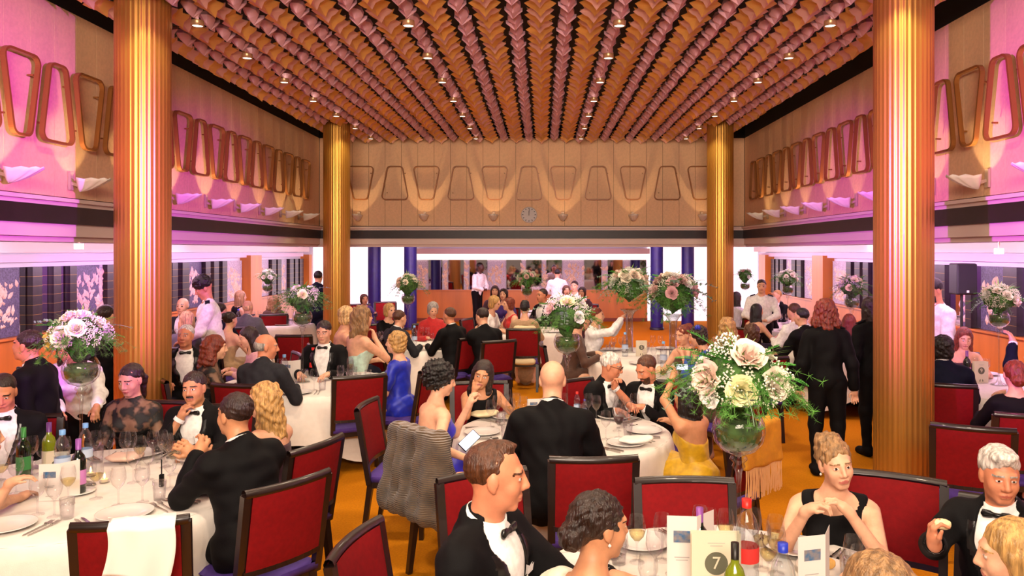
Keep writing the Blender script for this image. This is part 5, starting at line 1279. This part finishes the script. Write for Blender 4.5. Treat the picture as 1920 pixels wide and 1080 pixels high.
chair('empty red dining chair facing the camera across the nearest table', .713, 3.62, 180)
chair('red dining chair under the blonde woman in the sleeveless black dress', 1.66, 3.72, 208)
# middle table
guest('bald man in a black suit', 'with his back turned at the middle table', 1036, 712, 293, 4, False, hair=('none', 'grey'), tone='fair', outfit='tux', lean=13, twist=0, hands=('table', 'table'))
chair('wide red dining chair right behind the bald man', .27, 4.62, -3)
guest('curly black-haired woman in a one-shoulder royal blue dress', 'holding a phone', 828, 712, 268, 52, False, hair=('afro', 'black'), sex='f', outfit='lowback', col='royal', lean=10, look=(10, 12, 0), extras=('earrings',),
      hands=({'w': (880, 758, 262), 'd': (.1, .3, .9), 'curl': .8, 'hint': (0, .3, -1)}, {'w': (882, 862, 285), 'd': (-.3, .8, .3), 'curl': .6, 'hint': (.7, -.5, -.6)}), twist=6)
chair('dining chair hidden under the draped brown coat', -.55, 5.05, 48)
guest('laughing woman with long dark hair', 'resting her cheek on one hand at the middle table', 905, 702, 230, 172, hair=('long', 'dark'), sex='f', outfit='sleeveless', lean=20, look=(12, 10, -12), tone='tan', lod='near',
      hands=({'t': (-.26, .36, .80), 'd': (-.2, .9, -.1)}, 'cheek'))
guest('white-haired man with glasses in a tuxedo', 'holding a fist to his mouth', 1146, 686, 222, 140, hair=('short', 'white'), tone='ruddy', lean=18, look=(-32, 16, 0), extras=('glasses',), lod='near', hands=({'w': (1152, 725, 226), 'd': (0, .3, .9), 'curl': 1.1, 'hint': (-.5, .5, -.9)}, 'table'))
guest('bearded man in a tuxedo', 'bending his head at the middle table', 1212, 692, 226, 215, hair=('crew', 'brown'), tone='ruddy', lean=18, look=(24, 26, 0), beard='full', lod='near', hands=('front', 'front'))
guest('woman in a yellow gown with long black hair', 'lifting a phone', 1288, 742, 268, 318, False, hair=('long', 'black'), sex='f', outfit='lowback', col='yellow', lean=8, look=(0, -4, 0), extras=('bracelet',), tone='tan',
      hands=({'w': (1262, 706, 262), 'd': (.5, .1, .8), 'curl': .8, 'hint': (-1, .3, -.5)}, {'t': (.2, .4, .82)}))
chair('dining chair under the yellow shawl', 1.17, 5.27, 312)
chair('empty red dining chair left of the middle table', -1.05, 5.85, 95)
# front left table
guest('dark-haired man in a black jacket', 'with his back turned and hands clasped, front left table', 440, 778, 348, 306, hair=('short', 'dark'), tone='tan', lean=14, look=(-6, 0, 0), hands=clasp((372, 848, 345), (362, 852, 338)), extras=('watch',), lod='near')
guest('woman with long golden waves in a plum strapless dress', 'at the front left table', 494, 750, 302, 292, hair=('wavylong', 'blonde'), sex='f', outfit='strapless', col='plum', look=(-10, 6, 0), lean=8)
guest('moustached man in a tuxedo', 'with his chin in his hand', 364, 728, 272, 186, hair=('short', 'dark'), tone='tan', lean=12, look=(-6, 2, 5), beard='m', hands=('table', 'chin'))
guest('dark-haired woman in a black lace blouse', 'looking down at the front left table', 245, 712, 262, 178, hair=('pony', 'dark'), sex='f', outfit='lace', lean=6, look=(8, 16, 0), hands=('lap', 'lap'))
guest('waitress in a white blouse', 'bending over the front left table behind the vase', 128, 668, 246, 168, hair=('long', 'dark'), sex='f', outfit='shirt', standing=True, lean=34, scale=.90, look=(0, 25, 0), tone='tan', hands=({'w': (182, 790, 262), 'd': (0, .5, -.8)}, {'w': (118, 800, 262), 'd': (0, .5, -.8)}), lod='near')
guest('dark-haired man in a tuxedo cut by the left edge', 'looking down', 6, 735, 290, 160, hair=('crew', 'dark'), tone='ruddy', lean=8, look=(-6, 26, 0), lod='near', hands=('lap', 'lap'))
guest('bare-armed woman with straight blonde hair', 'at the lower left edge', -38, 822, 372, 42, hair=('long', 'blonde'), sex='f', outfit='strapless', col='black', tone='fair', lean=12, hands=({'w': (20, 905, 372), 'd': (.2, .8, .3)}, {'w': (52, 935, 340), 'd': (-.5, .8, .2), 'hint': (.9, -.2, -.6)}))
guest('greying man in a tuxedo', 'standing in profile at the left edge', 52, 642, 262, 262, hair=('short', 'dark'), tone='ruddy', standing=True, look=(6, -4, 0), hands=('side', 'side'), lod='near')
guest('man in a black suit', 'standing with his back turned behind the front left bouquet', 200, 588, 186, 10, hair=('short', 'dark'), standing=True, outfit='tux', hands=('side', 'side'))
chair('empty red dining chair with a white napkin over its back', -1.83, 3.57, -14).scale = (.93, .93, 1)
# second left table
guest('balding man in a charcoal suit', 'with his back turned at the second left table', 500, 650, 203, 12, hair=('bald', 'grey'), tone='ruddy', outfit='suit', col='charcoal', lean=12, look=(58, 6, 0), lod='near')
guest('laughing man in a tuxedo', 'facing the camera behind two water bottles', 607, 622, 172, 182, hair=('short', 'dark'), tone='fair', lean=5, look=(0, 12, 0), lod='near', hands=('table', 'table'))
guest('blonde woman in a cobalt off-shoulder dress', 'in profile at the second left table', 742, 642, 188, 284, hair=('bob', 'blonde'), sex='f', outfit='coldshoulder', col='blue', lean=4, look=(-6, 2, 0), lod='near', hands=('lap', 'lap'))
guest('woman with auburn curls and black lace sleeves', 'by the left column', 405, 652, 200, 62, hair=('wavy', 'auburn'), sex='f', outfit='lace', lean=10, look=(10, 4, 0), lod='near')
guest('white-haired man in a tuxedo', 'right beside the nearer left column', 348, 630, 182, 160, hair=('crew', 'white'), tone='ruddy', lean=2, look=(16, -4, 0), lod='near')
guest('brunette in a pale pink top', 'leaning forward at the second left table', 464, 632, 172, 242, hair=('long', 'dark'), sex='f', outfit='top', col='pink', lean=20, look=(-10, 14, 0))
chair('empty red dining chair with purple seat at the second left table', -1.82, 7.42, -26)
chair('empty red dining chair at the far side of the second left table', -3.42, 10.9, 0)
# left surround
guest('woman with a dark bun and a bare beige back', 'in the left surround', 432, 600, 142, 25, hair=('bun', 'dark'), sex='f', outfit='lowback', col='beige')
guest('dark-haired man in a navy suit', 'in the left surround', 414, 583, 130, 20, hair=('short', 'dark'), outfit='suit', col='navy')
guest('bald man in a grey suit', 'with his back to the camera in the left surround', 465, 577, 120, 358, hair=('bald', 'pale'), outfit='suit', col='grey')
guest('woman with straight platinum hair', 'seen from behind beside the left column', 352, 600, 150, 0, hair=('long', 'pale'), sex='f', outfit='top', col='grey')
guest('bald man in a dark grey suit', 'facing the camera beside the left column', 342, 574, 125, 178, hair=('bald', 'white'), outfit='suit', col='charcoal')
guest('woman with long sandy hair in a dark top', 'near the orange pilaster', 452, 556, 100, 40, hair=('long', 'sandy'), sex='f', outfit='sleeveless')
guest('curly-haired waiter in a white uniform shirt', 'standing in the left surround', 382, 537, 150, 248, hair=('curlytop', 'black'), tone='tan', outfit='waiter', standing=True, look=(-8, 24, 0), hands=({'t': (-.1, .35, 1.0)}, {'t': (.1, .38, 1.0)}))
guest('dark-haired man in a dark jacket', 'standing beside the far left column', 597, 517, 98, 0, hair=('short', 'black'), outfit='suit', col='navy', standing=True, hands=('side', 'side'))
guest('woman with long curly golden hair', 'seen from behind at the far left table', 513, 566, 100, 340, hair=('wavy', 'sandy'), sex='f', outfit='top', col='brown')
# table by the blue column
guest('woman with short wavy blonde hair in a navy halter', 'beside the far left column', 652, 592, 150, 58, hair=('bob', 'pale'), sex='f', outfit='lowback', col='navy')
guest('woman with curly hair in a mint dress', 'turned away beside the far left column', 681, 594, 163, 48, hair=('wavy', 'sandy'), sex='f', outfit='lowback', col='mint', hands=('table', 'chin'))
guest('woman with short strawberry blonde hair', 'between two blue columns', 731, 582, 122, 130, hair=('bob', 'blonde'), sex='f', outfit='top', col='black')
guest('brown-haired man in a grey waistcoat', 'with his back turned near the blue column', 750, 597, 138, 42, hair=('short', 'brown'), outfit='suit', col='charcoal', lean=14)
guest('grey-haired lady in a dark red sweater', 'with a white necklace', 812, 580, 122, 160, hair=('bob', 'grey'), sex='f', outfit='turtle', col='red', look=(0, 20, 0))
guest('short-haired man in a black tuxedo', 'turned to the lady in dark red', 842, 592, 137, 308, hair=('crew', 'brown'), tone='ruddy', lean=10)
guest('man in a black tuxedo holding his hand to his face', 'left of the beige jacket', 904, 594, 140, 328, hair=('short', 'dark'), lean=14, hands=('chin', 'table'), look=(-12, 10, 0))
# far middle table
guest('woman with a black updo in a beige jacket', 'with her back to the camera at the far middle table', 984, 578, 122, 2, hair=('updo', 'black'), sex='f', outfit='top', col='beige')
guest('blonde in a white blouse', 'bending at the far middle table', 928, 568, 112, 110, hair=('bob', 'blonde'), sex='f', outfit='top', col='white', lean=18, look=(0, 15, 0))
guest('red-haired woman in a scarlet dress', 'at the far middle table', 953, 570, 112, 245, hair=('bob', 'auburn'), sex='f', outfit='sleeveless', col='red', lean=10)
guest('woman with long dark hair in plum', 'beyond the scarlet dress', 928, 546, 90, 180, hair=('long', 'dark'), sex='f', outfit='top', col='plum')
guest('woman with short dark hair', 'beyond the far middle table', 944, 552, 95, 190, hair=('bob', 'dark'), sex='f', outfit='top', col='purple')
guest('red-faced man in a black tuxedo', 'right of the purple-topped bouquet', 1016, 554, 102, 232, hair=('crew', 'dark'), tone='ruddy')
guest('man with dark-rimmed glasses and a pink-lit shirt', 'seated before the far mirrors', 1077, 528, 80, 200, hair=('short', 'dark'), outfit='shirt', headz=1.28)
guest('brunette in a magenta top', 'left of the man with dark-rimmed glasses', 1062, 545, 86, 170, hair=('bob', 'brown'), sex='f', outfit='top', col='magenta')
guest('dark-haired guest in a plum top', 'right of the man with dark-rimmed glasses', 1091, 548, 88, 200, hair=('bob', 'dark'), sex='f', outfit='top', col='plum')
guest('dark-skinned waiter in a white uniform shirt', 'standing before the far mirrors', 901, 499, 68, 120, hair=('crew', 'black'), tone='deep', outfit='waiter', standing=True, look=(-15, 5, 0), hands=('belly', 'belly'))
guest('waiter in a pink-lit white shirt', 'with his back turned before the far mirrors', 1045, 511, 72, 2, hair=('short', 'black'), outfit='shirt', standing=True, hands=('belly', 'belly'))
guest('woman in magenta light', 'beyond the outer left blue column', 683, 561, 88, 150, hair=('bob', 'brown'), sex='f', outfit='top', col='purple')
# table of the large bouquets
guest('woman in white sleeves with a scarlet top', 'raising both hands behind the middle bouquet', 1120, 592, 138, 102, hair=('short', 'auburn'), sex='f', outfit='shirt', col='white', hands=({'t': (-.15, .42, 1.15)}, {'t': (.12, .45, 1.2)}))
guest('woman in a light blouse and brown jacket', 'half hidden by the middle bouquet', 1090, 600, 150, 85, hair=('bob', 'brown'), sex='f', outfit='top', col='brown', lean=14)
guest('auburn-haired woman in a brown halter', 'right of the cylinder vase', 1281, 628, 168, 225, hair=('bun', 'auburn'), sex='f', outfit='lowback', col='brown', look=(10, 15, 0), lean=14, hands=('chin', 'table'))
guest('woman in a cobalt dress with a blue hair ribbon', 'bending forward', 1308, 630, 172, 285, hair=('bob', 'dark'), sex='f', outfit='top', col='cobalt', lean=22, look=(0, 15, 0), hands=('chin', 'chin'))
guest('woman with a straight light brown bob', 'seen from behind above the largest front bouquet', 1346, 652, 195, 330, hair=('bob', 'lightbrown'), sex='f', outfit='top', col='brown')
guest('woman with streaked blonde waves', 'seen from behind under the far right column', 1362, 612, 158, 345, hair=('wavy', 'blonde'), sex='f', outfit='top', col='ivory')
guest('woman with dark olive hair', 'above the largest front bouquet', 1408, 625, 165, 350, hair=('bob', 'brown'), sex='f', outfit='top', col='black')
# far right tables
guest('man in a black suit with brown hair', 'at the far right table', 1424, 562, 106, 20, hair=('short', 'brown'), outfit='suit')
guest('woman with long black hair and bare arm', 'at the far right table', 1420, 583, 122, 62, hair=('long', 'black'), sex='f', outfit='lowback', col='black', hands=({'t': (-.3, .45, .85)}, 'table'))
guest('fair-skinned waiter in a white uniform shirt', 'standing at the far right table', 1428, 534, 112, 195, hair=('short', 'dark'), outfit='waiter', standing=True, hands=('belly', 'belly'))
guest('blond person in a black jacket', 'at the far right table', 1456, 555, 96, 245, hair=('crew', 'blonde'))
guest('man with tousled brown hair in a white shirt', 'seen from behind', 1488, 584, 130, 335, hair=('short', 'brown'), outfit='shirt', lean=12)
guest('black-haired person in a black jacket', 'seen from behind left of the standing woman', 1502, 594, 142, 325, hair=('crew', 'black'), outfit='suit')
guest('woman in a white patterned top', 'beside the far right column', 1382, 558, 100, 60, hair=('long', 'dark'), sex='f', outfit='top', col='white')
guest('woman with auburn curled hair in black uniform', 'standing with her back to the camera', 1547, 578, 197, 10, hair=('wavy', 'auburn'), sex='f', outfit='uniform', col='black', standing=True, hands=('side', 'side'), lod='near')
guest('woman with long dark hair in black', 'standing half behind the nearer right column', 1630, 572, 180, 350, hair=('long', 'dark'), sex='f', outfit='uniform', col='black', standing=True, hands=('side', 'side'))
guest('woman with long strawberry hair in pink', 'between the two standing women', 1592, 604, 140, 20, hair=('long', 'auburn'), sex='f', outfit='lowback', col='pink')
guest('bearded waiter in a white shirt', 'standing beside the nearer right column', 1750, 540, 165, 262, hair=('quiff', 'black'), tone='tan', outfit='shirt', standing=True, look=(-4, 20, 0), beard='full', hands=({'t': (-.1, .30, 1.0)}, {'t': (.1, .33, 1.0)}), lod='near')
# right edge table
guest('black-haired man in a navy suit', 'with his back turned below the waiter', 1768, 652, 205, 25, hair=('bob', 'black'), outfit='suit', col='navy', lean=6)
guest('woman with long chestnut hair in a plum dress', 'at the right edge table', 1808, 634, 172, 195, hair=('long', 'auburn'), sex='f', outfit='strapless', col='plum', look=(0, 18, 0))
guest('woman with a low red-brown bun in a black top', 'at the right edge', 1902, 702, 248, 15, hair=('lowbun', 'auburn'), sex='f', outfit='top', col='black', tone='fair')
guest('black-haired man in a navy blazer', 'raising one hand at the right edge', 1945, 668, 215, 318, hair=('short', 'black'), outfit='suit', col='navy', hands=({'w': (1900, 642, 215), 'd': (0, .3, .9), 'hint': (-.6, 0, -.8)}, 'table'))
chair('empty red dining chair between the right column and the low red-brown bun', 2.95, 5.35, 25)
chair('empty red dining chair between the blue columns', *XY(726, 84), 160)
# ---------------------------------------------------------------- things on chairs and in hands
def drape(name, prims, m, label, cat, loc, rz, h=.014, fold=.008, wl=.12, seed=3):
    v = Vol(); [v.cone(*p) if len(p) == 5 else v.ell(*p) for p in prims]
    a, b = polygonise(v, h, wob=wobble(fold, wl, seed)); o = mesh_obj(name, np_mesh(name, a, b, [m])); o.location = loc; o.rotation_euler = (0, 0, rz); tag(o, label, cat); return o
coatm = mat('coat_fur', '54402A', .9, noise=.35, nscale=14, bump=1.0, bscale=26, wave='Z', sheen=.3)
pr = []
for x_ in np.linspace(-.20, .20, 5):
    pr.append(((x_, -.33 - .02 * (1 - (x_ / .22) ** 2), .955), (x_ * 1.12, -.40, .52 - .03 * abs(x_)), .042, .062, .05))
    pr.append(((x_, -.28, .955), (x_ * 1.0, -.20, .68), .035, .03, .05))
pr.append(((-.22, -.30, .94), (.22, -.30, .94), .05, .05, .05))
for sg in (-1, 1): pr.append(((sg * .25, -.31, .93), (sg * .30, -.33, .50), .055, .075, .03))
drape('coat', pr, coatm, 'brown ribbed fur coat hung over the chair of the woman in royal blue', 'coat', (-.55, 5.05, 0), -math.radians(48))
shm = mat('shawl_yellow', 'C98A14', .8, bump=.3, bscale=160, noise=.1, nscale=20)
pr = [((-.24, -.30, .955), (.24, -.30, .955), .038, .038, .03)]
for x_ in np.linspace(-.24, .24, 17): pr += [((x_, -.335, .955), (x_ * 1.03, -.355, .74 - .05 * (x_ + .24)), .014, .012, .05), ((x_, -.27, .95), (x_, -.245, .82), .012, .012, .04)]
sh = drape('shawl', pr, shm, 'mustard yellow shawl with knotted fringe over the chair of the yellow gown', 'shawl', (1.17, 5.27, 0), -math.radians(312), h=.009, fold=.003)
fr = MB(); rr = random.Random(4)
for i in range(70):
    x_ = -.25 + .5 * i / 69; z_ = .74 - .05 * (x_ + .24); fr.tube([(x_, -.362, z_ + .01), (x_ + rr.uniform(-.012, .012), -.368, z_ - .08), (x_ + rr.uniform(-.02, .02), -.366, z_ - .20 + rr.uniform(-.02, .02))], .0028, 3)
tag(fr.build('fringe', mat('fringe_peach', 'D9A06A', .85), sh), kind='stuff')
# napkin over the front left empty chair
nk = MB()
def nf(u, v):
    x_ = (u - .5) * .26; t = v * .47 - .12
    if t < 0: y_ = -.235 - .02; z_ = .965 + t * .9; y_ = -.225
    else: y_ = -.352 + .010 * math.sin(u * 9) + t * .03; z_ = .965 - t * (.62 + .12 * u) 
    if abs(t) < .04: y_ = -.30; z_ = .975
    return (x_ + .03 * math.sin(v * 3) + .035, y_, z_)
nk.grid(nf, 14, 26); o = nk.build('napkin', napm, None, True); o.location = (-1.83, 3.57, 0); o.rotation_euler = (0, 0, math.radians(14)); tag(o, 'white linen napkin hung over the empty chair, front left', 'napkin')
m_ = o.modifiers.new('thick', 'SOLIDIFY'); m_.thickness = .003
# folded napkins
def folded(x, y, label, c=napm, sx=1, z=TZ + .02, rz=0, g=None):
    v = Vol(); v.ell((0, 0, .018), (.12 * sx, .075, .022), k=.02); v.ell((.04, .01, .03), (.08 * sx, .05, .018), k=.02)
    a, b = polygonise(v, .010, wob=wobble(.005, .07, 8), pad=.02); o = mesh_obj('folded_napkin', np_mesh('folded_napkin', a, b, [c])); o.location = (x, y, z); o.rotation_euler = (0, 0, rz); tag(o, label, 'napkin', g); return o
x, y = on(232, 868); folded(x, y, 'crumpled pinkish napkin on a plate before the lace blouse', mat('napkin_pink', 'D9B7A4', .85)); x, y = on(905, 785); folded(x, y, 'rolled cream napkin between the two women at the middle table', mat('napkin_cream', 'D6C8A0', .85))
x, y = on(712, 722); folded(x, y, 'folded white napkin before the cobalt dress'); x, y = on(1190, 835); folded(x, y, 'white napkin on the plate right of the bald man')
def phone(px, py, s, label, rot, glow=1.2):
    t = empty('mobile_phone', label, 'phone', XYZ(px, py, s)); t.rotation_euler = rot
    MB().box((0, 0, 0), (.075, .009, .15)).build('phone_case', cloth_mat('black'), t, bevel=.003); MB().box((0, -.0052, 0), (.068, .0012, .138)).build('screen', mat('screen_glow', 'DCE6FF', .2, emit=glow, ecol='D5E2FF'), t)
phone(880, 826, 280, 'phone with a bright screen held by the woman in royal blue', (-.8, .7, -.3)); phone(1279, 688, 262, 'phone raised by the woman in the yellow gown', (0, 1.57, .1), 2.0); C.objects[-1].parent.scale = (.6,) * 3
t = empty('hair_ribbon', 'bright blue ribbon bow in the bending woman\'s hair', 'ribbon', XYZ(1308, 615, 176)); 
for sg in (-1, 1): MB().lathe([(0, -.01), (.022, 0), (.03, .02), (.0, .035)], 10).xform(Matrix.Rotation(sg * 1.2, 4, 'Y')).build('loop', cloth_mat('blue'), t, True)
x, y, z = XYZ(1608, 722, 178); t = MB().box((0, 0, 0), (.15, .004, .22)).build('paper_sheet', paper); t.location = (x, y - .12, z); t.rotation_euler = (.1, .5, .2); tag(t, 'white sheet of paper held down by the standing woman behind the column', 'paper')
# red drape and belt hung on the beige jacket chair
x, y = XY(985, 121)
drape('scarf', [((-.13, -.33, .95), (.13, -.33, .95), .04, .04, .03), ((-.10, -.345, .95), (-.09, -.36, .66), .03, .02, .03), ((.07, -.345, .95), (.08, -.36, .60), .022, .016, .03), ((-.12, -.34, .45), (.12, -.34, .45), .05, .05, .03)], mat('scarf_ivory', 'D8C49A', .85), 'ivory scarf hung over the chair of the beige jacket', 'scarf', (x, y - .12, 0), 0, h=.02)

# ---------------------------------------------------------------- tell alike table ware apart by who sits nearest
NTH = ['nearest to', 'second nearest to', 'third nearest to', 'fourth nearest to', 'fifth nearest to', 'sixth nearest to', 'seventh nearest to', 'eighth nearest to']
near_ = {}
for o in list(C.objects):
    g = o.get('group')
    if o.parent is None and g and o.name.split('.')[0] in ('wine_glass', 'water_glass', 'dinner_plate', 'fork', 'knife'):
        kd = {'wine_glass': 'stemmed wine glass', 'water_glass': 'clear water tumbler', 'dinner_plate': 'white china dinner plate', 'fork': 'steel fork', 'knife': 'steel knife'}[o.name.split('.')[0]]
        if o.name.startswith('wine_glass'):
            ch = [c for c in o.children]; kd = 'empty ' + kd if not ch else ('wine glass of red wine' if ch[0].data == wgl_r else 'wine glass of white wine')
        d, who = min(((o.location.x - x) ** 2 + (o.location.y - y) ** 2, w_) for x, y, w_ in WHO)
        near_.setdefault((kd, who), []).append((d, o))
for (kd, who), l in near_.items():
    l.sort(key=lambda t: t[0])
    for i, (d, o) in enumerate(l[:8]): o['label'] = f'{kd} {NTH[i]} the {who}'
for o in C.objects:
    lb = o.get('label')
    if lb and len(lb.split()) > 16: print('LONG', o.name, lb); o['label'] = ' '.join(lb.split()[:16])
seen = {}
for o in C.objects:
    lb = o.get('label')
    if lb and o.parent is None: seen.setdefault(lb, []).append(o.name)
for lb, l in seen.items():
    if len(l) > 1: print('DUPLABEL', len(l), lb)
